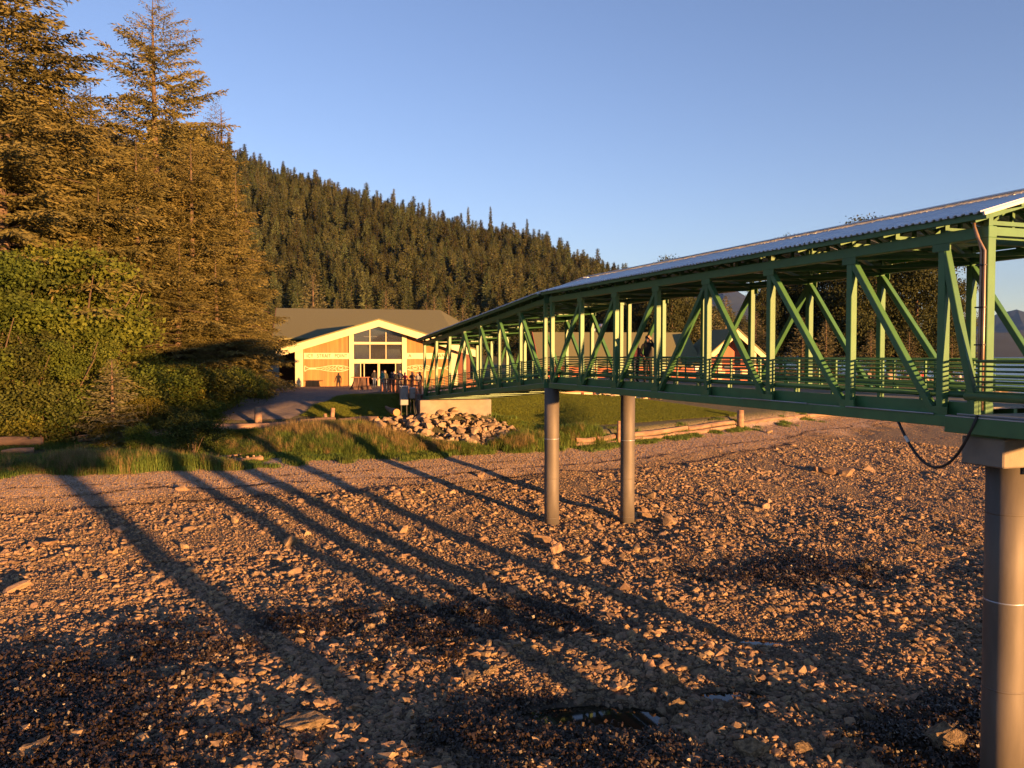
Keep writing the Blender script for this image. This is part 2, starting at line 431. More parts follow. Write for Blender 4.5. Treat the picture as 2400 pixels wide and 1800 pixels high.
tag(link(bpy.data.objects.new("sea", me)), "calm blue strait beyond the point", "water", kind="structure")

# tide pools
POOLM = bpy.data.materials.new("pool_water"); POOLM.use_nodes = True
_p = POOLM.node_tree.nodes["Principled BSDF"]; _p.inputs["Base Color"].default_value = (0.02, 0.018, 0.012, 1); _p.inputs["Roughness"].default_value = 0.03
for k, (px, py, rx, ry, dep) in enumerate(POOLS):
    zc = z1(px, py)+dep*0.8
    vs = [(px+rx*0.95*math.cos(a)*(1+.2*math.sin(3*a+k)), py+ry*1.1*math.sin(a), zc) for a in np.linspace(0, 2*np.pi, 33)[:-1]]
    me = bpy.data.meshes.new("tide_pool"); me.from_pydata(vs, [], [tuple(range(32))]); me.materials.append(POOLM)
    tag(link(bpy.data.objects.new("tide_pool", me)), ["dark tide pool with a pile mirrored in it", "small wet channel beside the barnacled rock stack", "thin wet streak among dark stones"][k], "water", kind="structure")

# far mountains: real ridges across the strait
MTN = mat("far_forest_slopes", (0.030, 0.040, 0.042), (0.018, 0.025, 0.028), scale=0.004, rough=1.0, bump=0.0)
def mountain(name, label, dist, depth, knots, seed, rough_amp):
    ks = np.array(knots, float)
    a = np.linspace(ks[0, 0], ks[-1, 0], 160)
    rows = 26
    V = []
    for j in range(rows):
        s = j/(rows-1)*2-1
        y = dist + s*depth
        prof = (1-abs(s))**0.9
        e = np.interp(a, ks[:, 0], ks[:, 1])
        x = a*dist*(1+0.25*s)
        n = (fbm(x/900.+seed, np.full_like(x, y/900.), seed, 5)-0.48)
        z = -12 + np.maximum(0, e*dist + 12)*prof + n*rough_amp*(prof**0.5)*(1 if abs(s) < .98 else 0)
        V.append(np.stack([x, np.full_like(x, y), z], -1))
    V = np.array(V); r, c = V.shape[:2]
    ix = np.arange(r*c).reshape(r, c)
    f = np.stack([ix[:-1, :-1], ix[:-1, 1:], ix[1:, 1:], ix[1:, :-1]], -1).reshape(-1, 4)
    me = mesh_np(name, V.reshape(-1, 3), f, MTN, smooth=False)
    return tag(link(bpy.data.objects.new(name, me)), label, "mountain", kind="structure")
mountain("mountain", "blue mountain range across the strait", 9000, 2600, [(-0.3, .0), (-.1, .03), (0.1, 0.05), (0.2, 0.078), (0.245, 0.085), (0.28, 0.062), (0.33, .05), (0.40, .045), (0.47, .03), (0.52, 0.035), (0.57, 0.043), (0.592, 0.047), (0.61, 0.036), (0.66, .048), (0.75, .03), (.9, .0)], 4, 330)
mountain("headland", "dark wooded headland on the far shore", 3600, 500, [(0.42, 0.012), (0.52, 0.024), (0.56, 0.028), (0.60, 0.026), (0.66, 0.02), (0.8, 0.0)], 9, 25)

# ================================================================== scatter by geometry nodes (for what nobody could count)
def hidden_collection(name, objs):
    c = bpy.data.collections.new(name)
    for o in objs: c.objects.link(o)
    return c
def scatter(name, label, cat, pts, rot, scl, pick, coll):
    n = len(pts)
    me = bpy.data.meshes.new(name)
    me.vertices.add(n); me.vertices.foreach_set("co", np.asarray(pts, np.float32).ravel())
    a = me.attributes.new("rot", 'FLOAT_VECTOR', 'POINT'); a.data.foreach_set("vector", np.asarray(rot, np.float32).ravel())
    a = me.attributes.new("scl", 'FLOAT_VECTOR', 'POINT'); a.data.foreach_set("vector", np.asarray(scl, np.float32).ravel())
    a = me.attributes.new("pick", 'INT', 'POINT'); a.data.foreach_set("value", np.asarray(pick, np.int32))
    o = link(bpy.data.objects.new(name, me))
    tag(o, label, cat, kind="stuff")
    g = bpy.data.node_groups.new(name+"_nodes", 'GeometryNodeTree')
    g.interface.new_socket("Geometry", in_out='INPUT', socket_type='NodeSocketGeometry')
    g.interface.new_socket("Geometry", in_out='OUTPUT', socket_type='NodeSocketGeometry')
    N = g.nodes; L = g.links
    gi = N.new("NodeGroupInput"); go = N.new("NodeGroupOutput")
    ci = N.new("GeometryNodeCollectionInfo"); ci.inputs["Collection"].default_value = coll
    ci.inputs["Separate Children"].default_value = True; ci.inputs["Reset Children"].default_value = True
    ip = N.new("GeometryNodeInstanceOnPoints"); ip.inputs["Pick Instance"].default_value = True
    def attr(nm, t):
        q = N.new("GeometryNodeInputNamedAttribute"); q.data_type = t; q.inputs["Name"].default_value = nm; return q.outputs["Attribute"]
    L.new(gi.outputs[0], ip.inputs["Points"]); L.new(ci.outputs[0], ip.inputs["Instance"])
    L.new(attr("pick", 'INT'), ip.inputs["Instance Index"])
    L.new(attr("rot", 'FLOAT_VECTOR'), ip.inputs["Rotation"])
    L.new(attr("scl", 'FLOAT_VECTOR'), ip.inputs["Scale"])
    L.new(ip.outputs[0], go.inputs[0])
    md = o.modifiers.new("scatter", 'NODES'); md.node_group = g
    return o

# ------------------------------------------------------------------ rock shapes
def rock_mesh(name, seed, npts=16, flat=0.6, m=STONE, sub=0, amp=0.12):
    rng = random.Random(seed)
    bm = bmesh.new()
    for i in range(npts):
        v = Vector((rng.gauss(0, 1), rng.gauss(0, 1), rng.gauss(0, 1))).normalized()*rng.uniform(0.82, 1.05)
        bm.verts.new((v.x*rng.uniform(.9, 1.1), v.y*0.8, v.z*flat))
    r = bmesh.ops.convex_hull(bm, input=bm.verts)
    bmesh.ops.delete(bm, geom=[g for g in r["geom_interior"] if isinstance(g, bmesh.types.BMVert)], context='VERTS')
    if sub:
        bmesh.ops.triangulate(bm, faces=bm.faces)
        bmesh.ops.subdivide_edges(bm, edges=bm.edges, cuts=sub, use_grid_fill=True)
        for v in bm.verts:
            n = v.co.normalized()
            v.co += n*(rng.uniform(-1, 1)*amp)
        bmesh.ops.smooth_vert(bm, verts=bm.verts, factor=0.3, use_axis_x=True, use_axis_y=True, use_axis_z=True)
    bmesh.ops.recalc_face_normals(bm, faces=bm.faces)
    me = bpy.data.meshes.new(name); bm.to_mesh(me); bm.free()
    me.materials.append(m)
    return me
ROCKS = [rock_mesh("stone", 10+i, 13+i % 4, 0.45+0.06*(i % 5)) for i in range(10)]
BOULD = [rock_mesh("boulder", 60+i, 13, 0.65+.05*(i % 3), STONE, 2, 0.07) for i in range(6)]
BARN = [rock_mesh("boulder", 80+i, 12, 0.75, STONEB, 3, 0.11) for i in range(4)]
RIPR = [rock_mesh("boulder", 100+i, 12+i % 3, 0.75, RIPRAP, 1, 0.04) for i in range(8)]
rock_coll = hidden_collection("stone_kinds", [bpy.data.objects.new("stone_kind", m) for m in ROCKS])

rngn = np.random.default_rng(7)
def rand_frustum(n, y0, y1, amax=0.66):
    """points spread over the ground the picture sees, denser near"""
    y = np.exp(rngn.uniform(math.log(y0), math.log(y1), n))
    a = rngn.uniform(-amax, amax, n)
    return a*y, y
PILES_XY = [(1.75, 40.3), (5.6, 41.8), (10.67, 18.3)]
def stones():
    P = []; S = []
    # main cover
    n = 165000
    y = 17+ (75-17)*rngn.random(n)**1.25
    x = rngn.uniform(-.66, .66, n)*y
    d = sdist(x, y)
    keep = (d < 1.0+rngn.normal(0, 1.2, n)) & (d > -45)
    x = x[keep]; y = y[keep]; d = d[keep]
    clus = fbm(x*0.25, y*0.25, 31, 3)
    s = np.exp(rngn.normal(math.log(0.062), 0.50, len(x)))*(0.40+1.35*clus)
    s = np.where(d > -2.5, s*0.5, s)
    s = np.clip(s, 0.025, 0.24)
    wd = weedness(x, y)
    wet = np.zeros(len(x), bool)
    for px, py, rx, ry, dep in POOLS: wet |= ((x-px)/rx)**2+((y-py)/ry)**2 < 0.8
    k = (rngn.random(len(x)) > 0.2*wd) & ~(wet & (rngn.random(len(x)) > .06))
    x, y, s = x[k], y[k], s[k]
    z = zt(x, y)
    pts = np.stack([x, y, z+s*0.12], -1)
    n = len(x)
    rot = np.stack([rngn.normal(0, .35, n), rngn.normal(0, .35, n), rngn.uniform(0, 6.28, n)], -1)
    sc = np.stack([s*rngn.uniform(.8, 1.35, n), s*rngn.uniform(.75, 1.2, n), s*rngn.uniform(.6, 1.1, n)], -1)
    scatter("beach_stones", "countless tan angular stones covering the low-tide beach", "stones", pts, rot, sc, rngn.integers(0, 10, n), rock_coll)
    # pebbles on the smooth upper beach and lower gaps
    n = 110000
    y = 22+ (95-22)*rngn.random(n)**1.1
    x = rngn.uniform(-.66, .66, n)*y
    d = sdist(x, y); keep = (d > -30) & (d < 5)
    x, y = x[keep], y[keep]; n = len(x)
    s = rngn.uniform(0.02, 0.05, n)
    ux = rngn.uniform(-32, 45, 260000); uy = rngn.uniform(36, 100, 260000); ud = sdist(ux, uy)
    k = (ud > -3) & (ud < 5.2) & (np.abs(ux/uy) < .66)
    x = np.concatenate([x, ux[k]]); y = np.concatenate([y, uy[k]]); s = np.concatenate([s, rngn.uniform(.025, .06, k.sum())]); n = len(x)
    pts = np.stack([x, y, zt(x, y)+s*0.2], -1)
    rot = np.stack([rngn.normal(0, .3, n), rngn.normal(0, .3, n), rngn.uniform(0, 6.28, n)], -1)
    scatter("pebbles", "fine gravel and pebbles of the upper beach", "pebbles", pts, rot, np.stack([s]*3, -1), rngn.integers(0, 10, n), rock_coll)
stones()

# rockweed: low crumpled tufts
def weed_mesh(seed):
    rng = np.random.default_rng(seed)
    V = []; Fq = []
    for i in range(46):
        c = np.append(rng.normal(0, .38, 2), 0)
        a = rng.uniform(0, 6.28); l = rng.uniform(.12, .3); w = rng.uniform(.03, .07)
        d = np.array([math.cos(a), math.sin(a), 0]); s = np.array([-d[1], d[0], 0])
        h = rng.uniform(.03, .16)
        b = len(V)
        V += [c-s*w, c+s*w, c+d*l*.5+s*w*1.3+[0, 0, h], c+d*l*.5-s*w*1.3+[0, 0, h], c+d*l+s*w*.5+[0, 0, h*.2], c+d*l-s*w*.5+[0, 0, h*.2]]
        Fq += [(b, b+1, b+2, b+3), (b+3, b+2, b+4, b+5)]
    return mesh_np("rockweed", np.array(V), np.array(Fq), WEED)
weed_coll = hidden_collection("rockweed_kinds", [bpy.data.objects.new("rockweed_kind", weed_mesh(i)) for i in range(4)])
def weeds():
    n = 70000
    y = 17+25*rngn.random(n)**1.2
    x = rngn.uniform(-.66, .66, n)*y
    w = weedness(x, y); k = rngn.random(n) < w*0.34
    for px, py, rx, ry, dep in POOLS: k &= ((x-px)/rx)**2+((y-py)/ry)**2 > 0.85
    x, y = x[k], y[k]; n = len(x)
    pts = np.stack([x, y, zt(x, y)+0.03], -1)
    rot = np.stack([rngn.normal(0, .25, n), rngn.normal(0, .25, n), rngn.uniform(0, 6.28, n)], -1)
    s = rngn.uniform(.25, .6, n)
    scatter("rockweed_mat", "dark brown rockweed lying over the lower beach", "seaweed", pts, rot, np.stack([s, s, s], -1), rngn.integers(0, 4, n), weed_coll)
weeds()

# wrack lines: thin dark bands of dried weed along the high-water marks
def wrack(off, x0, x1, dens, seed, wig):
    rng = np.random.default_rng(seed)
    pts = []
    for (ax, ay), (bx, by) in zip(CONT[2:7], CONT[3:8]):
        L_ = math.hypot(bx-ax, by-ay); nx, ny = -(by-ay)/L_, (bx-ax)/L_
        for t in rng.random(int(L_*dens)):
            x = ax+(bx-ax)*t; y = ay+(by-ay)*t
            if not (x0 < x < x1): continue
            o = off+(float(fbm(np.array([x*0.22]), np.array([seed*3.7]), seed, 3)[0])-.44)*wig + rng.normal(0, .09)
            g = float(vnoise(np.array([x*0.5+seed]), np.array([1.3]), seed+5)[0])
            if rng.random() > 0.15+g*1.1: continue
            pts.append((x+nx*o, y+ny*o))
    return np.array(pts)
wp = np.concatenate([wrack(0.2, -45, 60, 17, 1, 2.2), wrack(-1.9, -45, 22, 26, 2, 2.0), wrack(1.7, -45, 4, 6, 3, 2.0), wrack(-.7, 8, 60, 5, 4, 2.0)])
s = rngn.uniform(.10, .24, len(wp))
scatter("wrack_line", "dark dried seaweed left in thin bands along the high-water marks", "seaweed", np.stack([wp[:, 0], wp[:, 1], zt(wp[:, 0], wp[:, 1])+.012], -1),
        np.stack([np.zeros(len(wp)), np.zeros(len(wp)), rngn.uniform(0, 6.28, len(wp))], -1), np.stack([s, s, s*.5], -1), rngn.integers(0, 4, len(wp)), weed_coll)

def place_rock(meshes, x, y, size, label, group, rng, sink=0.35, zoff=0.0, flat=1.0, name="boulder"):
    o = bpy.data.objects.new(name, meshes[rng.randrange(len(meshes))])
    o.location = (x, y, z1(x, y)+size*(0.5-sink)*flat+zoff)
    o.rotation_euler = (rng.uniform(-.35, .35), rng.uniform(-.35, .35), rng.uniform(0, 6.28))
    o.scale = (size*rng.uniform(.85, 1.2), size*rng.uniform(.8, 1.1), size*rng.uniform(.75, 1.05)*flat)
    link(o)
    return tag(o, label, "rock", group)

def ground_at(px, py):
    """world point where the ray through a photograph pixel first meets the ground"""
    ax = (px-1200)/2000.0; az = -(py-830)/2000.0
    y = np.linspace(14, 130, 2400)
    g = zt(ax*y, y, False); r = az*y
    k = np.argmax(r <= g)
    return ax*y[k], y[k]
rng = random.Random(5)
# beach boulders that stand out one by one
special = [
 (1568, 1232, .46, BOULD, "round tan boulder just behind the far concrete pile", 1.1),
 (1590, 1655, .26, BARN, "barnacled rock, middle of three stacked at the dark channel", 1.0),
 (1575, 1612, .24, BARN, "barnacled rock, highest of three by the dark channel", 1.0),
 (1600, 1698, .30, BARN, "shadowed barnacled rock, lowest of three by the dark channel", 1.0),
 (705, 1725, .42, BARN, "long barnacled boulder, largest at the lower left of the beach", .8),
 (678, 1278, .36, BOULD, "pointed pale boulder beside the shadow band", 1.0),
 (437, 1248, .28, BOULD, "flat-topped tan boulder, left of the squared one", .8),
 (546, 1228, .24, BOULD, "squared upright boulder near the wrack line", 1.2),
 (275, 1252, .30, BOULD, "brown boulder lying in the widest shadow band", .9),
 (1128, 1120, .22, BOULD, "single pale pointed stone alone on the upper gravel", 1.3),
 (940, 1250, .34, BOULD, "pale faceted boulder between two shadow bands", .9),
 (1275, 1270, .36, BOULD, "tan boulder at the foot of the near pile", .9),
 (1305, 1295, .36, BOULD, "second tan boulder below the near pile", .9),
 (1370, 1315, .38, BOULD, "broad tan boulder below the two piles", .8),
 (1425, 1322, .40, BOULD, "lumpy tan boulder below the two piles, rightmost of its row", .8),
 (1530, 1168, .36, BOULD, "angular dark-topped boulder near the far pile", .9),
 (1805, 1015, .30, BOULD, "orange-brown rock on the gravel below the log wall", .9),
 (1985, 1118, .5, BOULD, "jagged standing rock, tallest of the shattered outcrop", 1.1),
 (1950, 1112, .42, BOULD, "jagged rock in the middle of the shattered outcrop", 1.0),
 (1915, 1108, .35, BOULD, "low jagged rock at the end of the shattered outcrop", 1.0),
 (2040, 1105, .36, BOULD, "split rock right of the shattered outcrop", 1.1),
 (425, 1150, .32, BOULD, "brown rounded rock lying on the wrack line", .7),
 (60, 1790, .45, BARN, "weedy boulder in the bottom left corner", .7),
 (30, 1395, .40, BOULD, "broad boulder at the left edge of the beach", .8),
 (75, 1285, .36, BOULD, "flat boulder near the left edge under the wrack line", .6),
 (110, 1283, .30, BOULD, "flat boulder beside its twin near the left edge", .6),
 (1775, 1790, .32, BARN, "barnacled boulder at the lower edge right of the stack", .9),
 (2230, 1770, .5, BARN, "big split barnacled boulder beside the large pile", .9),
]
for px, py, s, kind, lab, fl in special:
    x, y = ground_at(px, py)
    place_rock(kind, x, y, s*1.35, lab, None, rng, sink=0.22, flat=fl)
cnt = 0
while cnt < 100:
    y = rng.uniform(19, 62); x = rng.uniform(-.62, .62)*y
    d = float(sdist(np.array([x]), np.array([y]))[0])
    if d > -1.5 or d < -40: continue
    c = float(fbm(np.array([x*.2]), np.array([y*.2]), 77, 2)[0])
    clump = math.exp(-((x-9)**2+(y-41)**2)/50.) + .6*math.exp(-((x-3)**2+(y-33)**2)/30.)
    if rng.random() > .25+c*.6+clump: continue
    if any(math.hypot(x-px, y-py) < 1.0 for px, py in PILES_XY): continue
    s = rng.uniform(.16, .34)*(1+.75*min(1, clump))
    place_rock(BOULD if d > -20 or rng.random() < .4 else BARN, x, y, s, "tan angular boulder lying loose among the beach stones", "loose boulders on the beach", rng)
    cnt += 1

# riprap heaps: the largest stones one by one, the small fill as one mass
rip_coll = hidden_collection("riprap_kinds", [bpy.data.objects.new("riprap_kind", m) for m in RIPR])
def heap(ninst, nfill, draw, smin, smax, zmax, label, group, filllabel):
    cnt = 0
    while cnt < ninst:
        p = draw()
        if p is None: continue
        s = rng.uniform(smin, smax)
        place_rock(RIPR, p[0], p[1], s, label, group, rng, sink=.18, zoff=rng.uniform(.05, zmax))
        cnt += 1
    P = []
    while len(P) < nfill:
        p = draw()
        if p is not None: P.append(p)
    P = np.array(P); sc = np.array([rng.uniform(smin*.55, smin*1.05) for _ in P]); n = len(P)
    z = zt(P[:, 0], P[:, 1])+sc*.25+np.array([rng.uniform(0, zmax*.6) for _ in P])
    scatter("riprap_fill", filllabel, "stones", np.stack([P[:, 0], P[:, 1], z], -1), np.stack([rngn.normal(0, .4, n), rngn.normal(0, .4, n), rngn.uniform(0, 6.28, n)], -1), np.stack([sc*1.1, sc, sc*.9], -1), rngn.integers(0, 8, n), rip_coll)
def draw_a():
    x = rng.uniform(-11.0, 3.2); y = rng.uniform(56.6, 64.0)
    q = ((x+5.0)/5.5)**2 + ((y-60.4)/3.3)**2
    if q > 1 or (y > 62.2 and -8.4 < x < -1.0): return None
    return x, y
def in_heap(x, y): return ((x+5.0)/5.5)**2 + ((y-60.4)/3.4)**2 < 1
heap(100, 420, draw_a, .30, .52, .30, "pale angular boulder in the heap below the bridge abutment", "riprap heap at the bridge abutment", "smaller pale stones filling the heap below the abutment")
def draw_b():
    t = rng.random(); s_ = rng.random()
    return 9+t*24, 88.5-2*t-(s_-.2)*9*(0.35+.65*t)+t*9
heap(45, 260, draw_b, .34, .58, .4, "pale boulder in the stone slope below the red lodge", "riprap slope below the red lodge", "smaller pale stones of the slope below the lodge")

# ================================================================== lawns and path (sheets lofted between two edges)
def loft(name, label, cat, lower, upper, m, n=60, k=24, lift=0.012, tri=None):
    lower = np.array(lower, float); upper = np.array(upper, float)
    def samp(p):
        seg = np.r_[0, np.cumsum(np.hypot(*np.diff(p, axis=0).T))]; t = np.linspace(0, seg[-1], n)
        return np.stack([np.interp(t, seg, p[:, 0]), np.interp(t, seg, p[:, 1])], -1)
    a = samp(lower); b = samp(upper)
    s = np.linspace(0, 1, k)[:, None, None]
    P = a[None]*(1-s)+b[None]*s
    Z = zt(P[..., 0], P[..., 1])+lift
    V = np.concatenate([P, Z[..., None]], -1)
    ix = np.arange(k*n).reshape(k, n)
    f = np.stack([ix[:-1, :-1], ix[:-1, 1:], ix[1:, 1:], ix[1:, :-1]], -1).reshape(-1, 4)
    o = link(bpy.data.objects.new(name, mesh_np(name, V.reshape(-1, 3), f, m, smooth=True)))
    tag(o, label, cat, kind="structure")
    return P
P_L1 = loft("lawn", "mown grass bank beside the gravel path", "lawn", [(-15.9, 65.4), (-13.4, 64.6), (-10.5, 65.2), (-7.9, 64.8)], [(-14.2, 73.6), (-11.5, 75.0), (-9.2, 74.6), (-7.4, 70.5)], LAWNM, lift=.06)
P_L2 = loft("lawn", "broad sunlit lawn behind the log seawall under the bridge", "lawn", [(-.5, 61.2), (3, 62.3), (8, 66.2), (14, 71.9), (20.0, 77.6)], [(-3, 76), (1, 84), (6, 88), (9.5, 88.2), (20.3, 78.5)], LAWNM, lift=.05)
P_P = loft("path", "gravel path leading from the beach to the wooden hall", "path", [(-24.5, 60.5), (-21.5, 65), (-22.0, 72), (-25, 84), (-28, 95)], [(-16.6, 63.8), (-16.0, 66.5), (-14.6, 73.6), (-11.0, 79), (-5.0, 92.5)], PATHM, lift=.035)

# ================================================================== grass
def clump_mesh(seed, nb, h, spread, lean, w, m):
    rng = np.random.default_rng(seed)
    V = []; Fq = []
    for i in range(nb):
        c = np.append(rng.normal(0, spread, 2), 0); a = rng.uniform(0, 6.28)
        l = h*rng.uniform(.55, 1.1); ln = lean*rng.uniform(.3, 1.2)*l
        d = np.array([math.cos(a), math.sin(a), 0]) + np.array([-.5, .1, 0]); s = np.array([-d[1], d[0], 0]); s /= np.linalg.norm(s)
        p1 = c+d*ln*.3+[0, 0, l*.55]; p2 = c+d*ln+[0, 0, l*(.95-.3*lean)]
        b = len(V)
        V += [c-s*w, c+s*w, p1+s*w*.8, p1-s*w*.8, p2+s*w*.15, p2-s*w*.15]
        Fq += [(b, b+1, b+2, b+3), (b+3, b+2, b+4, b+5)]
    return mesh_np("grass_clump", np.array(V), np.array(Fq), m)
GK = [bpy.data.objects.new("grass_kind_a%d" % i, clump_mesh(200+i, 60, .85, .16, .55, .011, GRASSM)) for i in range(4)]
GK += [bpy.data.objects.new("grass_kind_b%d" % i, clump_mesh(210+i, 40, 1.0, .15, .35, .009, GRASSD)) for i in range(2)]
GK += [bpy.data.objects.new("grass_kind_c%d" % i, clump_mesh(220+i, 70, .30, .2, .6, .014, GRASSM)) for i in range(2)]
GK += [bpy.data.objects.new("grass_kind_d%d" % i, clump_mesh(230+i, 60, .16, .22, .5, .012, LAWNB)) for i in range(2)]
grass_coll = hidden_collection("grass_kinds", GK)
def grass():
    # tall ryegrass on the bank: pockets
    patches = [(-21.8, 48.0, 6.6, 2.3, 1.3), (-11.0, 57.3, 6.4, 4.2, 1.6), (-16.5, 55.5, 2.6, 3.0, .8), (1.4, 58.8, 3.8, 2.2, 1.25), (4.4, 61.4, 2.6, 1.2, 1.1), (-28.5, 47.5, 2.4, 2.2, .9), (-4.2, 56.0, 3.0, 1.1, 1.0)]
    X = []; Y = []; H = []
    for cx, cy, rx, ry, h in patches:
        n = int(rx*ry*95)
        r = np.sqrt(rngn.random(n))*1.0; t = rngn.uniform(0, 6.28, n)
        x = cx+rx*r*np.cos(t); y = cy+ry*r*np.sin(t)
        X.append(x); Y.append(y); H.append(h*(1.05-.55*r**3)*rngn.uniform(.75, 1.15, n))
    x = np.concatenate(X); y = np.concatenate(Y); h = np.concatenate(H)
    d = sdist(x, y); edge = 4.0+(fbm(x*.5, y*.5, 55, 2)-.38)*3
    k = (d > edge) & ~in_heap(x, y); x, y, h, d = x[k], y[k], h[k], d[k]
    n = len(x)
    dry = (fbm(x*.4, y*.4, 61, 2) > .47) & (rngn.random(n) < .5) | (rngn.random(n) < .08)
    pick = np.where(dry, rngn.integers(4, 6, n), rngn.integers(0, 4, n))
    scatter("beach_grass_stand", "tall ryegrass growing in stands along the top of the beach", "grass", np.stack([x, y, zt(x, y)-.03], -1),
            np.stack([rngn.normal(0, .12, n), rngn.normal(0, .12, n), rngn.normal(0, .6, n)], -1), np.stack([np.ones(n), np.ones(n), h], -1), pick, grass_coll)
    # low growth over the whole bank
    n = 16000
    y = rngn.uniform(40, 74, n); x = rngn.uniform(-.68, .06, n)*y
    d = sdist(x, y); nz = fbm(x*.35, y*.35, 71, 3)
    inpath = (x < -14.0-(y-66)*-.0) & (x > -24.5) & (y > 60.5)
    inlawn = (x > -16.5) & (y > 64)
    k = (d > 4.2+(nz-.44)*6) & (d < 26) & ~inpath & ~inlawn & (nz > .34) & ~in_heap(x, y)
    x, y = x[k], y[k]; n = len(x)
    scatter("low_grass", "short weedy ground cover on the bank", "grass", np.stack([x, y, zt(x, y)-.02], -1),
            np.stack([np.zeros(n), np.zeros(n), rngn.uniform(0, 6.28, n)], -1), np.stack([np.ones(n), np.ones(n), rngn.uniform(.6, 1.5, n)], -1), rngn.integers(6, 8, n), grass_coll)
    # mown blades on both lawns
    pts = []
    for P, n in ((P_L1, 9000), (P_L2, 34000)):
        kk, nn = P.shape[:2]
        i = rngn.integers(0, kk-1, n); j = rngn.integers(0, nn-1, n); a = rngn.random(n)[:, None]; b = rngn.random(n)[:, None]
        pts.append((P[i, j]*(1-a)+P[i, j+1]*a)*(1-b)+(P[i+1, j]*(1-a)+P[i+1, j+1]*a)*b)
    p = np.concatenate(pts); n = len(p)
    scatter("lawn_grass", "short mown blades of the two lawns", "grass", np.stack([p[:, 0], p[:, 1], zt(p[:, 0], p[:, 1])+.03], -1),
            np.stack([np.zeros(n), np.zeros(n), rngn.uniform(0, 6.28, n)], -1), np.stack([np.ones(n), np.ones(n), rngn.uniform(.6, 1.1, n)], -1), rngn.integers(8, 10, n), grass_coll)
    # strip of weeds at the foot of the log wall
    n = 900
    t = rngn.random(n)
    x = 3+t*30; y = np.interp(x, [3, 8.8, 38], [53.5, 57, 88])
    off = rngn.normal(4.3, .5, n); x = x-.71*off; y = y+.7*off
    k = fbm(x*.5, y*.5, 91, 2) > .40
    x, y = x[k], y[k]; n = len(x)
    scatter("wall_weeds", "scattered weeds at the foot of the log seawall", "weeds", np.stack([x, y, zt(x, y)-.02], -1),
            np.stack([np.zeros(n), np.zeros(n), rngn.uniform(0, 6.28, n)], -1), np.stack([np.ones(n), np.ones(n), rngn.uniform(.6, 1.2, n)], -1), rngn.integers(6, 8, n), grass_coll)
grass()

# ================================================================== trees
def quads_from(base, dirv, nrm, ln, wd):
    """rhombic needle clumps: base (N,3), direction, normal, length, width"""
    dirv = dirv/np.linalg.norm(dirv, axis=1, keepdims=True)
    side = np.cross(dirv, nrm); side /= np.maximum(np.linalg.norm(side, axis=1, keepdims=True), 1e-6)
    a = base; c = base+dirv*ln[:, None]
    m = base+dirv*(ln*.45)[:, None]
    b = m+side*(wd/2)[:, None]; d = m-side*(wd/2)[:, None]
    n = len(base)
    V = np.stack([a, b, c, d], 1).reshape(-1, 3)
    return V, np.arange(4*n).reshape(n, 4)

def spruce_crown(seed, H, Rad, nb, tw_sp, cl, cw, low=0.06, ragged=0.3, power=0.8, droop=.25):
    rng = np.random.default_rng(seed)
    B = []; Dv = []; Nn = []; Ln = []; Wd = []
    for i in range(nb):
        t = (i+rng.random())/nb
        fr = low+(0.985-low)*(1-(1-t)**1.15)
        h = fr*H
        L = Rad*((1-fr)**power*.985+.015)*(1+rng.uniform(-ragged, ragged))
        az = i*2.39996+rng.normal(0, .35)
        e0 = -0.10+0.75*fr+rng.normal(0, .1)
        dr = droop*(1-fr)+.08; tip = .16*(1-fr)
        m = max(3, int(L/tw_sp))
        s = np.linspace(.12, 1, m)+rng.normal(0, .02, m)
        hd = np.array([math.cos(az), math.sin(az), 0]); sd = np.array([-hd[1], hd[0], 0])
        zz = h+L*(e0*s-dr*s**2*1.2+tip*s**4)
        P = hd[None]*(L*s)[:, None]; P[:, 2] = zz
        sl = e0-2.4*dr*s+4*tip*s**3
        for sgn in (-1, 1, 0):
            lt = (.42*L*(1-.72*s)+cl*.6*min(1, 2.2*(1-fr)))*rng.uniform(.6, 1.15, m) if sgn else np.full(m, cl)
            an = sgn*(np.radians(52)+rng.normal(0, .22, m))
            dv = hd[None]*np.cos(an)[:, None]+sd[None]*np.sin(an)[:, None]
            dv[:, 2] = sl*np.cos(an)-.22*abs(sgn)+rng.normal(0, .12, m)
            nn = dv/np.linalg.norm(dv, axis=1, keepdims=True)
            kmax = max(1, int(math.ceil(lt.max()/(cl*.62))))
            for q in range(kmax):
                off = q*cl*.62
                ok = off < lt
                if not ok.any(): break
                b = P[ok]+nn[ok]*off; b[:, 2] -= .10*off**1.5
                k = ok.sum()
                B.append(b+rng.normal(0, cl*.10, (k, 3)))
                dd = nn[ok]+rng.normal(0, .30, (k, 3)); dd[:, 2] -= .12
                Dv.append(dd)
                nr = rng.normal(0, .6, (k, 3)); nr[:, 2] += .28
                q_ = min(1, .40+2.6*(1-fr)); Nn.append(nr); Ln.append(cl*q_*rng.uniform(.75, 1.35, k)); Wd.append(cw*q_*rng.uniform(.7, 1.4, k))
    # leader
    k = 14
    b = np.zeros((k, 3)); b[:, 2] = np.linspace(.93, 1.0, k)*H
    B.append(b); dd = rng.normal(0, .35, (k, 3)); dd[:, 2] = 1.0; Dv.append(dd); Nn.append(rng.normal(0, 1, (k, 3))); Ln.append(np.full(k, cl*.6)); Wd.append(np.full(k, cw*.35))
    return quads_from(np.concatenate(B), np.concatenate(Dv), np.concatenate(Nn), np.concatenate(Ln), np.concatenate(Wd))

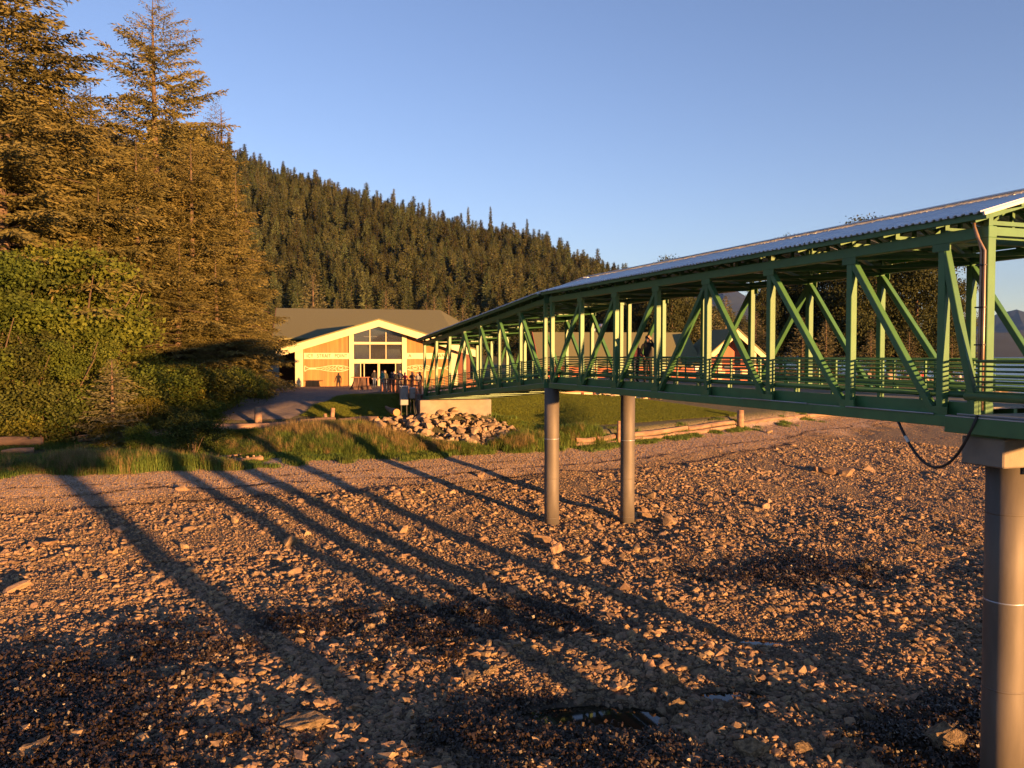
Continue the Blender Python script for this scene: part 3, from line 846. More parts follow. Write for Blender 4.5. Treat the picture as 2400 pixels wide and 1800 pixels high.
def trunk_mesh(H, r, m, lean=0.0, limbs=0, seed=0):
    mb = MB(); rng = random.Random(seed)
    n = 9
    mb.tube([(lean*math.sin(k/n*2)*H*.02, 0, H*k/(n-1)*.98) for k in range(n)], [r*(1-k/(n-1))**.8+.02 for k in range(n)], 8)
    for i in range(limbs):
        h = H*rng.uniform(.12, .6); a = rng.uniform(0, 6.28); l = H*rng.uniform(.08, .16)
        mb.tube([(0, 0, h), (math.cos(a)*l*.5, math.sin(a)*l*.5, h+l*.02), (math.cos(a)*l, math.sin(a)*l, h-l*.12)], [r*.22, r*.13, .015], 5)
    me = bpy.data.meshes.new("trunk"); me.from_pydata(mb.v, [], mb.f); me.materials.append(m)
    me.polygons.foreach_set("use_smooth", np.ones(len(me.polygons), dtype=bool))
    return me

NEAR = []
for i, (H, Rd, nb, pw, rg) in enumerate([(30, 6.6, 300, .74, .38), (30, 6.8, 280, .64, .42), (30, 5.6, 280, .80, .36), (30, 6.2, 175, .52, .42)]):
    V, Fq = spruce_crown(300+i, H, Rd, nb, (.15), .29, .092, low=.05 if i < 3 else .22, ragged=rg, power=pw)
    NEAR.append((H, mesh_np("crown", V, Fq, NEEDLE), trunk_mesh(H, .42, BARK, 1, 26, i)))
YOUNG = []
for i in range(3):
    V, Fq = spruce_crown(330+i, 8, 2.0, 110, .16, .22, .075, low=.03, ragged=.2, power=.9, droop=.12)
    YOUNG.append((8, mesh_np("crown", V, Fq, NEEDLE_S), trunk_mesh(8, .12, BARK, 0, 0, i)))
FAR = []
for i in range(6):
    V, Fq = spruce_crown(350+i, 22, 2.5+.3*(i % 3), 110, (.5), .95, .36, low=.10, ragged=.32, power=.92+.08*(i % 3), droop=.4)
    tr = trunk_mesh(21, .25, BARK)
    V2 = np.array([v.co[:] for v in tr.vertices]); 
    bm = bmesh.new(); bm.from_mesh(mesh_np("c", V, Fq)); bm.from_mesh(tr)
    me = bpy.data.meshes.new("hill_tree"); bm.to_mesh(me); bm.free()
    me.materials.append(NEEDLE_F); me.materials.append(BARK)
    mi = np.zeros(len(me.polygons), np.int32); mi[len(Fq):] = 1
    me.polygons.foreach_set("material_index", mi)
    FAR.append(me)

def tree(name, kind, x, y, height, label, rz=0, wide=1.0, group=None, lean=(0, 0), z=None, cat="tree"):
    H, cr, tr = kind
    s = height/H
    o = empty(name, (x, y, (z1(x, y) if z is None else z)-.1), rz, label, cat, group)
    o.rotation_euler = (lean[0], lean[1], rz)
    o.scale = (s*wide, s*wide, s)
    c = link(bpy.data.objects.new("crown", cr), o); t = link(bpy.data.objects.new("trunk", tr), o)
    return o
def at(px, Y): return (px-1200)/2000.0*Y

G_L = "big spruces behind the beach at the left"
for px, Y, topy, k, wide, lab in [
    (385, 78, -8, 3, 1.0, "tall free-standing spruce with an open crown, tallest against the sky"),
    (512, 82, 235, 2, 1.15, "pointed spruce with a bare thin tip right of the tallest one"),
    (28, 64, -260, 1, 1.2, "huge spruce cut off by the top left corner of the picture"),
    (105, 70, 60, 1, 1.1, "large spruce with an upswept side bough in the upper left"),
    (-75, 70, -120, 0, 1.1, "large spruce at the left edge of the picture"),
    (205, 80, 180, 0, 1.1, "dense spruce in the dip left of the tallest one"),
    (285, 84, 262, 1, 1.1, "rounded spruce low in the dip left of the tallest one"),
    (335, 71, 320, 1, 1.3, "broad golden spruce in front of the tallest one"),
    (455, 74, 330, 1, 1.25, "broad golden spruce in front of the pointed one"),
    (545, 80, 395, 2, 1.15, "golden spruce with long boughs towards the hall"),
    (560, 84, 520, 1, 1.0, "lower spruce leaning its boughs over the hall roof"),
    (235, 68, 430, 1, 1.3, "spruce with drooping boughs above the alder thicket"),
    (80, 67, 330, 1, 1.25, "near spruce with layered boughs above the alders at the left"),
    (-40, 66, 300, 0, 1.3, "near spruce at the left edge above the alders"),
    (410, 69, 560, 2, 1.6, "low brownish spruce behind the shaded shrubs"),
    (520, 73, 600, 2, 1.6, "low spruce beside the hall in shadow at its foot"),
    (572, 81, 650, 1, .8, "short spruce whose lowest boughs hang beside the hall wall"),
]:
    x = at(px, Y); zb = z1(x, Y); top = (830-topy)/2000*Y
    tree("spruce_tree", NEAR[k], x, Y, top-zb, lab, rz=px*.37, wide=wide*(1 if top-zb > 20 else 1.25), group=G_L)

# hill forest
def forest():
    rng = np.random.default_rng(11)
    X = []; Y = []
    n = 16000
    y = 330+rng.random(n)*360; x = rng.uniform(-.42, .30, n)*y
    h = hill(x, y)
    k = (h > 2)
    x, y = x[k], y[k]
    # thin to a minimum spacing
    cell = {}
    keep = []
    for i in range(len(x)):
        c = (int(x[i]//4.4), int(y[i]//4.6))
        if c in cell: continue
        cell[c] = 1; keep.append(i)
    x, y = x[keep], y[keep]
    z = zt(x, y)
    s = np.clip(rng.normal(.95, .20, len(x)), .55, 1.5)
    order = np.argsort(y/s)
    x, y, z, s = x[order], y[order], z[order], s[order]
    vis = (x/y > -.335)
    xi, yi, zi, si = x[vis], y[vis], z[vis], s[vis]
    a = xi/yi
    m = min(290, len(xi))
    for i in range(m):
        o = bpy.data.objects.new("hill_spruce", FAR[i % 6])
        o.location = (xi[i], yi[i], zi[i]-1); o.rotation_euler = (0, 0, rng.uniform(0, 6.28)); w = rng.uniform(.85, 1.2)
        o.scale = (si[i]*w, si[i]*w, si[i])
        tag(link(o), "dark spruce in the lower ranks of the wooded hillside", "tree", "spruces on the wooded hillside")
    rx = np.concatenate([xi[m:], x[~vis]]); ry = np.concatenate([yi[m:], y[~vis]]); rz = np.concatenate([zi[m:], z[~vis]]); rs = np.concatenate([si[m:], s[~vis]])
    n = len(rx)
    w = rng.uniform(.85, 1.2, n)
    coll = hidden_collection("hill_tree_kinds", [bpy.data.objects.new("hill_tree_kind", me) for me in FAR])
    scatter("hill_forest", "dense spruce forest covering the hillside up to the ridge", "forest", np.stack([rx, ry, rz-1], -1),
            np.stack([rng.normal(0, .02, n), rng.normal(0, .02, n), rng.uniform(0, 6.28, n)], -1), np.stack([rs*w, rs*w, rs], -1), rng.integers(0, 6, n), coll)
forest()
for px, topy, lab in [(925, 445, "slim spire rising above the ridge line"), (740, 400, "flat-topped snag on the ridge near the big spruces"), (1008, 468, "broken-topped old spruce above the ridge"), (1098, 487, "old spruce standing proud of the ridge"), (1150, 487, "taller of two old spruces right of the ridge middle"), (1235, 515, "lone spire low on the ridge")]:
    Y = 640.; x = at(px, Y); zb = z1(x, Y); H = (830-topy)/2000*Y-zb
    o = bpy.data.objects.new("ridge_spruce", FAR[px % 6]); o.location = (x, Y, zb-1); s = (H+1)/22
    o.scale = (min(1, s)*.9, min(1, s)*.9, s); tag(link(o), lab, "tree", "spires above the ridge")

# young spruces behind the hall and the lodge
for px, Y, topy, k, wide, lab in [
    (735, 136, 640, 0, 1.1, "wide young spruce above the left end of the hall roof"),
    (790, 142, 700, 1, .8, "small young spruce poking over the hall roof"),
    (868, 142, 712, 2, .8, "small spruce behind the middle of the hall roof"),
    (905, 140, 680, 1, .8, "slim young spruce behind the hall roof, middle of three"),
    (922, 130, 715, 0, .8, "short young spruce beside the slim one behind the hall"),
    (1000, 138, 706, 2, 1.1, "bushy young spruce behind the right end of the hall ridge"),
    (1018, 140, 690, 0, .9, "narrow young spruce behind the right end of the hall ridge"),
    (1052, 132, 690, 1, 1.1, "young spruce right of the hall roof, largest of its row"),
    (1085, 136, 712, 2, 1.0, "short young spruce between hall roof and bridge"),
    (262, 54.3, 836, 0, 1.7, "silvery young spruce standing among the shrubs at the left"),
    (1660, 118, 700, 1, 1.1, "young spruce behind the lodge gable"),
    (1700, 125, 690, 0, 1.0, "young spruce against the blue mountain"),
    (1880, 140, 742, 2, 1.5, "pale young spruce behind the railing, leftmost of three"),
    (1935, 142, 748, 0, 1.4, "pale young spruce in front of the tall dark trees"),
    (2040, 138, 770, 1, 1.4, "reddish young spruce behind the railing"),
    (2130, 140, 775, 2, 1.5, "young spruce at the foot of the tall cottonwood"),
    (2230, 146, 785, 0, 1.3, "young spruce at the edge of the water view"),
    (1770, 146, 730, 1, 1.4, "dark young spruce right of the lodge gable"),
]:
    x = at(px, Y); zb = z1(x, Y); H = (830-topy)/2000*Y-zb
    tree("young_spruce", YOUNG[k], x, Y, H, lab, rz=px, wide=wide, group="young spruces")

# broadleaf crowns
def leaf_crown(seed, lobes, nleaf, size, shell=.7):
    rng = np.random.default_rng(seed)
    w = np.array([l[3]*l[4]*l[5] for l in lobes])**.7; w /= w.sum()
    which = rng.choice(len(lobes), nleaf, p=w)
    Lb = np.array(lobes)[which]
    u = rng.normal(0, 1, (nleaf, 3)); u[:, 2] = np.abs(u[:, 2])*np.where(rng.random(nleaf) < .8, 1, -1); u /= np.linalg.norm(u, axis=1, keepdims=True)
    r = (shell+(1-shell)*rng.random(nleaf)**.6)
    # leaves gather in sprays
    ns = max(20, nleaf//26)
    P = Lb[:, :3]+u*Lb[:, 3:]*r[:, None]
    cen = P[rng.integers(0, nleaf, ns)]
    k = rng.integers(0, ns, nleaf)
    P = np.where((rng.random(nleaf) < .8)[:, None], cen[k]+rng.normal(0, size*2.3, (nleaf, 3))*[1, 1, .6], P)
    dv = rng.normal(0, 1, (nleaf, 3)); dv[:, 2] -= .5
    nn = rng.normal(0, .7, (nleaf, 3)); nn[:, 2] += .25
    return quads_from(P, dv, nn, size*rng.uniform(.8, 1.5, nleaf), size*rng.uniform(.6, 1.0, nleaf))
def stems_mesh(seed, h, n, spread, r):
    rng = random.Random(seed); mb = MB()
    for i in range(n):
        a = rng.uniform(0, 6.28); s = spread*rng.uniform(.2, 1); b = rng.uniform(.02, .3)
        mb.tube([(math.cos(a)*b, math.sin(a)*b, 0), (math.cos(a)*s*.45, math.sin(a)*s*.45, h*.45), (math.cos(a)*s, math.sin(a)*s, h*rng.uniform(.75, .98))], [r, r*.7, r*.25], 6)
    me = bpy.data.meshes.new("stems"); me.from_pydata(mb.v, [], mb.f); me.materials.append(BARK); return me
def rand_lobes(seed, n, R, H, rr):
    rng = np.random.default_rng(seed); L = []
    for i in range(n):
        a = rng.uniform(0, 6.28); q = math.sqrt(rng.random())*R; z = H*rng.uniform(.12, .92)
        q *= math.sqrt(max(.12, 1-((z/H-.45)/.62)**2)); r = rr*rng.uniform(.6, 1.2)
        L.append((q*math.cos(a), q*math.sin(a), z, r, r, r*.85))
    return L
ALD = []
for i in range(3):
    V, Fq = leaf_crown(400+i, rand_lobes(i, 22, 2.5, 8.4, .66), 19000, .13+.02*i)
    ALD.append((8, mesh_np("crown", V, Fq, (LEAF, LEAF2, LEAF)[i]), stems_mesh(i, 7.5, 9, 2.4, .06)))
SHR = []
for i in range(3):
    V, Fq = leaf_crown(420+i, rand_lobes(20+i, 20, 1.5, 2.6, .55), 8000, .10)
    SHR.append((3, mesh_np("crown", V, Fq, (LEAF3, LEAF2, LEAF)[i]), stems_mesh(10+i, 2.6, 8, 1.2, .025)))
BIG = []
for i in range(3):
    V, Fq = leaf_crown(440+i, rand_lobes(40+i, 60, 5.0, 20, 1.9), 26000, .30)
    BIG.append((21, mesh_np("crown", V, Fq, LEAF_D), trunk_mesh(19, .45, BARK, 1, 14, 50+i)))
for px, Y, topy, k, wide, lab in [
    (20, 57, 640, 0, 1.2, "alder at the left edge above the driftwood log"), (95, 60, 610, 1, 1.2, "leafy alder left of the pale snag twig"),
    (175, 61, 600, 2, 1.2, "tallest bright green alder in the thicket"), (240, 64, 640, 0, 1.2, "alder at the right end of the thicket"),
    (-40, 55, 700, 2, 1.3, "alder cut off by the left edge"), (60, 55, 760, 1, 1.25, "sunlit low alder with yellow-green leaves at the left"),
    (150, 56, 770, 0, 1.25, "sunlit low alder in the middle of the thicket front"), (215, 58, 800, 2, 1.1, "low alder in front beside the silvery young spruce"),
]:
    x = at(px, Y); zb = z1(x, Y); H = (830-topy)/2000*Y-zb
    tree("alder_tree", ALD[k], x, Y, H*1.05, lab, rz=px*.7, wide=wide, group="alder thicket at the left")
for px, Y, topy, k, wide, lab in [
    (35, 54, 900, 0, 1.2, "bright shrub at the left edge over the log"), (110, 54.5, 880, 1, 1.3, "bright green shrub left of its paler neighbour"), (170, 55.5, 905, 2, 1.2, "yellow-green shrub with reddish tips"), 
    (310, 60, 860, 1, 1.3, "shaded shrub right of the silvery young spruce"), (365, 61, 850, 2, 1.3, "shaded shrub in the middle of the dark hedge"), (430, 63, 850, 0, 1.3, "tall shaded shrub with sunlit twigs on top"), (490, 64, 855, 1, 1.3, "shaded shrub left of the tree-shaded path"), (550, 66, 860, 2, 1.2, "shaded shrub next to the path edge"), (600, 70, 885, 0, 1.1, "last dark shrub before the gravel path"),
    (340, 57, 930, 0, 1.2, "low dark shrub in deep shade behind the log"), (400, 58, 945, 1, 1.1, "low dark shrub in deep shade, nearer the path"), (480, 61, 935, 2, 1.1, "low rounded shrub by the verge of the path"),
    (452, 52.5, 965, 1, 1.25, "round dark bush standing alone in front of the log"), (250, 53.5, 980, 0, .7, "small dark weed clump behind the left log"), (325, 51, 990, 2, .6, "small leafy bush growing over the log"), (575, 57, 1000, 2, .8, "low leafy bush below the short post"),
]:
    x = at(px, Y); zb = z1(x, Y); H = max(.8, (830-topy)/2000*Y-zb)
    tree("shrub", SHR[k], x, Y, H*1.08, lab, rz=px*.7, wide=wide*max(1, 2.4/H), group="shrubs along the top of the beach", cat="shrub")
for px, Y, topy, k, wide, lab in [
    (2045, 150, 494, 0, .95, "tall dark cottonwood whose tip shows above the bridge roof"), (1955, 156, 575, 1, 1.1, "dark cottonwood behind the bridge, left of the tallest"), (2150, 152, 560, 2, 1.0, "tall cottonwood at the edge of the open water"), (1880, 160, 600, 2, 1.0, "cottonwood half hidden by bridge diagonals"), (2225, 158, 640, 0, .9, "lower cottonwood beside the sky gap"),
    (1830, 168, 530, 1, .55, "thin pale-leaved tree whose top shows over the bridge roof"), (2085, 160, 600, 1, 1.2, "broad cottonwood between two taller ones"),
    (1570, 118, 588, 0, .75, "yellowish tree above the lodge roof with its tip over the bridge"), (1520, 122, 690, 1, 1.0, "round tree behind the lodge ridge"), (1610, 124, 700, 2, .9, "tree behind the lodge ridge, right of the yellowish one"), (1440, 126, 705, 2, 1.0, "dark tree behind the steel chimney"), (1360, 128, 700, 0, 1.0, "dark tree behind the lodge roof, left of the chimney"), (1790, 156, 660, 0, .7, "dark tree at the edge of the mountain view"), (1255, 124, 735, 1, .9, "dark tree over the lodge's left gable"),
]:
    x = at(px, Y); zb = z1(x, Y); H = (830-topy)/2000*Y-zb
    tree("broadleaf_tree", BIG[k], x, Y, H, lab, rz=px*.7, wide=wide*max(1, 15/H*.9), group="trees behind lodge and bridge")

DEADM = leafmat("dead_needles", (0.22, 0.095, 0.045), (0.15, 0.065, 0.03), rnd=.2, transl=.1)
DEADK = []
for i in range(2):
    me = FAR[i].copy(); me.materials[0] = DEADM; DEADK.append(me)
for px, Y, h, lab in ((742, 600, 19, "rust-coloured dead spruce near the ridge"), (728, 430, 14, "rust-coloured dead spruce low on the hillside at the left"), (1095, 470, 17, "brown dying spruce in the middle of the hillside"), (1010, 540, 16, "brown dying spruce high on the hillside"), (640, 520, 16, "brown dying spruce beside the big trees")):
    x = at(px, Y); o = bpy.data.objects.new("dead_spruce", DEADK[px % 2]); o.location = (x, Y, z1(x, Y)-.5); k = h/22; o.scale = (k, k, k); o.rotation_euler = (0, 0, px)
    tag(link(o), lab, "tree", "dead spruces on the hillside")

# ================================================================== the covered bridge
N0 = Vector((10.16, 18.31, 0)); BD = Vector((-0.3454, 0.9384, 0)); BR = Vector((0.9384, 0.3454, 0))
WID = 4.1
KU = 24.3
def W(u, v, z, slope=True):
    zz = z - (0.076*(u-KU) if (slope and u > KU) else 0)
    p = N0 + BD*u + BR*v
    return Vector((p.x, p.y, zz))
EL = 3.305
U1 = [(7.22-t)*EL for t in (7.22, 6.88, 6, 5, 4, 3, 2, 1, 0)]
U2 = [24.71+3.36*k for k in range(8)]
RAILZ = [-.13, -.235, -.34, -.45, -.56, -.67, -.78]

def bridge_span(label, U, dg, first):
    root = empty("bridge_span", tuple(W((U[0]+U[-1])/2, WID/2, -1.6)), 0, label, "bridge", "green covered footbridge")
    loc = Vector(root.location)
    def B(mb, name, m, smooth=False, parent=None, bevel=0.0):
        o = mb.build(name, m, root if parent is None else parent, smooth, bevel)
        if parent is None: o.location = -loc
        return o
    u0, u1 = U[0], U[-1]
    for v in (0.0, WID):
        sgn = -1 if v == 0 else 1
        for i, u in enumerate(U):
            w = .22 if i == 0 and first else .19
            B(MB().beam(W(u, v, -1.40), W(u, v, 2.50), w, w, BD), "post", GREEN, bevel=.012)
        for i in range(len(U)-1):
            if dg[i] > 0: a, b = W(U[i], v, 2.42), W(U[i+1]-.18, v, -1.36)   # top at i
            else: a, b = W(U[i]+.18, v, -1.36), W(U[i+1], v, 2.42)
            B(MB().beam(a, b, .165, .165, BR), "diagonal", GREEN, bevel=.01)
        B(MB().beam(W(u0-.12, v, 2.60), W(u1+.12, v, 2.60), .24, .25), "top_chord", GREEN, bevel=.012)
        B(MB().beam(W(u0-.12, v, -1.50), W(u1+.12, v, -1.50), .26, .25), "bottom_chord", GREEN, bevel=.012)
        B(MB().beam(W(u0-.05, v-sgn*.16, -1.22), W(u1+.05, v-sgn*.16, -1.22), .05, .30), "deck_edge_beam", GREEN)
        B(MB().beam(W(u0, v+sgn*.06, -1.366), W(u1, v+sgn*.06, -1.366), .10, .016), "flange_strip", GALV)
        for i, u in enumerate(U):
            for zc, hh in ((-1.28, .20), (2.40, .18)):
                if 0 < i < len(U)-1:
                    B(MB().beam(W(u-.24, v+sgn*.104, zc), W(u+.24, v+sgn*.104, zc), .014, hh), "gusset_plate", GREEN)
        # rails
        vi = v-sgn*.26
        for k, z in enumerate(RAILZ):
            B(MB().tube([W(u0-.02, vi, z), W(u1+.02, vi, z)], .030 if k == 0 else .021, 8), "rail", GREEN, smooth=True)
        B(MB().tube([W(u0-.02, vi+sgn*.06, -.90), W(u1+.02, vi+sgn*.06, -.90)], .075, 10), "fender_pipe", GREEN, smooth=True)
        for i in range(len(U)-1):
            for f in ((.5,) if U[i+1]-U[i] < 2 else (.27, .73)):
                u = U[i]+(U[i+1]-U[i])*f
                B(MB().beam(W(u, vi-sgn*.045, -1.15), W(u, vi-sgn*.045, -.12), .05, .05, BD), "rail_post", GREEN)
                B(MB().beam(W(u, vi+sgn*.06, -1.2), W(u, vi+sgn*.06, -.95), .07, .07, BD), "pipe_bracket", GREEN)
    # floor
    n = int((u1-u0)/1.12)
    for k in range(n):
        a = u0+(u1-u0)*k/n; b = u0+(u1-u0)*(k+1)/n-.012
        B(MB().beam(W(a, WID/2, -1.165), W(b, WID/2, -1.165), WID-.42, .04), "deck_plank", DECK)
    for v in (.9, 1.7, 2.4, 3.2):
        B(MB().beam(W(u0, v, -1.30), W(u1, v, -1.30), .10, .22), "stringer", GREEN)
    for u in U:
        B(MB().beam(W(u, .13, -1.52), W(u, WID-.13, -1.52), .16, .20), "floor_beam", GREEN)
        B(MB().beam(W(u, .12, 2.62), W(u, WID-.12, 2.62), .16, .18), "tie_beam", GREEN)
    for i in range(len(U)-1):
        if U[i+1]-U[i] < 2: continue
        B(MB().beam(W(U[i], .1, 2.56), W(U[i+1], WID-.1, 2.56), .09, .09), "ceiling_brace", GREEN)
        B(MB().beam(W(U[i], WID-.1, 2.46), W(U[i+1], .1, 2.46), .09, .09), "ceiling_brace", GREEN)
    # roof frames
    RU = []
    for i in range(len(U)-1):
        RU.append(U[i]);
        if U[i+1]-U[i] > 2: RU.append((U[i]+U[i+1])/2)
    RU.append(U[-1])
    sl = .285; zr = 2.96+sl*(.5+WID/2)
    def rz(v): return 2.90+sl*(min(v, WID-v)+.5)
    for u in RU:
        m = MB()
        m.beam(W(u, 0, 2.72), W(u, 0, rz(0)), .12, .14, BD); m.beam(W(u, WID, 2.72), W(u, WID, rz(WID)), .12, .14, BD)
        m.beam(W(u, -.42, rz(-.42)-.09), W(u, WID/2, rz(WID/2)-.09), .09, .11); m.beam(W(u, WID+.42, rz(-.42)-.09), W(u, WID/2, rz(WID/2)-.09), .09, .11)
        m.beam(W(u, 0, 2.80), W(u, WID, 2.80), .08, .09)
        m.beam(W(u, WID*.5, 2.8), W(u, WID*.5, rz(WID/2)-.1), .08, .08, BD)
        m.beam(W(u, WID*.26, 2.82), W(u, WID*.5, rz(WID/2)-.16), .06, .06); m.beam(W(u, WID*.74, 2.82), W(u, WID*.5, rz(WID/2)-.16), .06, .06)
        B(m, "roof_frame", GREEN)
    ov0 = .38 if first else .25; ov1 = .30
    for v in (-.44, .55, 1.4, WID-1.4, WID-.55, WID+.44):
        B(MB().beam(W(u0-ov0+.02, v, rz(v)-.02), W(u1+ov1-.02, v, rz(v)-.02), .07, .10 if -.3 < v < WID+.3 else .15), "purlin", GREEN)
    # corrugated sheets, ribs running down the slope
    ns = max(6, int((u1-u0)/1.6))
    for side in (0, 1):
        for k in range(ns):
            a = (u0-ov0)+(u1-u0+ov0+ov1)*k/ns; b = (u0-ov0)+(u1-u0+ov0+ov1)*(k+1)/ns-.004
            nr = max(4, int(round((b-a)/.19)))
            prof = []
            for q in range(nr):
                w = (b-a)/nr; s0 = a+q*w
                prof += [(s0, 0), (s0+w*.45, 0), (s0+w*.55, .042), (s0+w*.92, .042)]
            prof.append((b, 0))
            m = MB()
            ve, vr = (-.55, WID/2) if side == 0 else (WID+.55, WID/2)
            ze, zrr = 2.90+sl*(-.05)+.055, 2.90+sl*(.5+WID/2)+.055
            for (s0, h0), (s1, h1) in zip(prof[:-1], prof[1:]):
                m.quad(W(s0, ve, ze+h0), W(s1, ve, ze+h1), W(s1, vr, zrr+h1), W(s0, vr, zrr+h0))
            o = B(m, "roof_sheet", ROOFM)
            sm = o.modifiers.new("thick", 'SOLIDIFY'); sm.thickness = .012
    B(MB().beam(W(u0-ov0, WID/2, zr+.085), W(u1+ov1, WID/2, zr+.085), .34, .03), "ridge_cap", ROOFM)
    # end trim along the gable edge
    for uu in (u0-ov0+.02, u1+ov1-.02):
        for v0 in (-.55, WID+.55):
            B(MB().beam(W(uu, v0, 2.90+sl*(-.05)+.03), W(uu, WID/2, 2.90+sl*(.5+WID/2)+.03), .05, .07), "gable_trim", LAMP)
    # lamps under the roof
    for i in range(1, len(U)-1, 2):
        u = (U[i]+U[i+1])/2 if i+1 < len(U) else U[i]
        B(MB().beam(W(u-.6, WID/2, 2.70), W(u+.6, WID/2, 2.70), .14, .07), "strip_lamp", LAMP)
    return root, loc

s1, l1 = bridge_span("green steel truss footbridge with grey roof, level span nearest the camera", U1, [-1, -1, -1, -1, 1, 1, 1, 1], True)
s2, l2 = bridge_span("green steel truss footbridge span sloping down to the shore", U2, [-1, -1, -1, -1, 1, 1, 1], False)

# conduits strapped to the end post (parts of the near span)
def part(mb, name, m, root, loc, smooth=False):
    o = mb.build(name, m, root, smooth); o.location = -loc; return o
for k, dv in enumerate((0, .085)):
    pts = [W(-.05+.25, -.20+dv*.2, 2.86), W(-.05+.2, -.22, 2.72), W(-.05+.12, -.2-.02*k, 2.5), W(.02-dv, -.16, 2.2), W(.02-dv, -.16, .4), W(.02-dv, -.16, -1.2)]
    part(MB().tube(pts, .032, 8), "conduit", COPPER, s1, l1, True)
for z in (1.9, 1.0, .2, -.5):
    part(MB().beam(W(-.10, -.17, z), W(.12, -.17, z), .09, .03), "conduit_strap", BLACK, s1, l1)
# small junction pipes on the flange
for u0_, u1_ in ((1.2, 4.0), (5.5, 8.5)):
    part(MB().tube([W(u0_, -.17, -1.35), W(u1_, -.17, -1.35)], .018, 6), "flange_pipe", GALV, s1, l1, True)

# hanging cable loop
a = W(2.3, -.1, -1.62); b = W(-.35, -.64, -1.35)
pts = []
for t in np.linspace(0, 1, 22):
    p = a.lerp(b, t); p.z -= 1.05*(1-(2*t-1)**2)*(1.0+.25*(t-.5)) ; pts.append(p)
pts.append(Vector(b)+Vector((.05, .05, .06)))
o = MB().tube(pts, .032, 8).build("cable", BLACK, None, True)
tag(o, "black cable hanging in a loop under the bridge's near end", "cable")
part_c = MB().tube([pts[2].lerp(pts[3], .2), pts[3].lerp(pts[4], .2)], .037, 8).build("white_band", LAMP, o)

# walkway that carries on from the bridge towards the sea
wk = empty("walkway", tuple(W(-12, WID/2, -1.6)), 0, "green steel walkway carrying on from the roofed bridge towards the sea", "walkway")
wl_ = Vector(wk.location)
def WB(mb, name, m, smooth=False, bevel=0):
    o = mb.build(name, m, wk, smooth, bevel); o.location = -wl_; return o
WW = 2.7    # made narrower than the roofed bridge to let low sun onto the cap
for v, s in ((-.5, -1), (WW, 1)):
    WB(MB().beam(W(.49 if s < 0 else -.2, v, -1.52 if s < 0 else -1.43), W(-40, v, -1.52 if s < 0 else -1.43), .22, .34 if s < 0 else .16), "edge_beam", GREEN, bevel=.012)
    WB(MB().beam(W(.47 if s < 0 else -.2, v+s*.02, -1.335), W(-40, v+s*.02, -1.335), .17, .02), "edge_cap", GALV)
    WB(MB().tube([W(.2, v+s*.05, -1.285), W(-40, v+s*.05, -1.285)], .022, 6), "flange_pipe", GALV, True)
    WB(MB().tube([W(.05, v-s*.02, -.90), W(-40, v-s*.02, -.90)], .09, 10), "fender_pipe", GREEN, True)
    for k, z in enumerate(RAILZ):
        WB(MB().tube([W(-.12, v-s*.10, z-.02), W(-40, v-s*.10, z-.02)], .034 if k == 0 else .022, 8), "rail", GREEN, True)
    for u in np.arange(-.16, -40, -1.55):
        WB(MB().beam(W(u, v-s*.15, -1.33), W(u, v-s*.15, -.16), .055, .055, BD), "rail_post", GREEN)
        WB(MB().beam(W(u, v-s*.02, -1.33), W(u, v-s*.02, -.97), .12, .10, BD), "pipe_bracket", GREEN)
for k in range(36):
    u = -.16-1.1*k
    WB(MB().beam(W(u, 1.1, -1.30), W(u-1.085, 1.1, -1.30), 3.0, .05), "deck_plank", DECK)
for v in (.5, 1.6):
    WB(MB().beam(W(-.2, v, -1.40), W(-40, v, -1.40), .10, .14), "stringer", GREEN)

# piles
def pile(u, v, r, label, top, group, coll=True):
    p = W(u, v, 0, False); zb = z1(p.x, p.y)
    root = empty("support_pile", (p.x, p.y, zb-.6), 0, label, "pile", group)
    n = 24; H = top-zb+.6
    m = MB(); m.tube([(0, 0, 0), (0, 0, H*.33), (0, 0, H*.66), (0, 0, H)], r, n)
    sh_ = m.build("shaft", STEELP, root, True)
    for k in range(int(H/1.9)):     # weld seams
        z = .9+1.9*k
        MB().tube([(0, 0, z), (0, 0, z+.035)], r+.006, n).build("weld_seam", GALV if k % 3 == 2 else STEELP, sh_, True)
    return root
G = "round steel piles of the pier"
pile(23.95, .02, .355, "nearer of the two slim round piles under the bridge bend", -1.63, G)
pile(23.95, WID, .355, "farther of the two slim round piles under the bridge bend", -1.63, G)
pile(-.2, .48, .43, "thick round pile at the right edge below the concrete cap", -2.3, G)
pile(-.2, WID-.48, .43, "thick round pile behind the one at the right edge", -2.3, G)
pile(-9.6, .3, .43, "thick round pile under the outer walkway, nearer of its pair", -2.3, G)
pile(-9.6, 2.2, .43, "thick round pile under the outer walkway, farther of its pair", -2.3, G)
pile(-26.0, .6, .6, "thickest round pile under the seaward end of the walkway", -2.3, G)
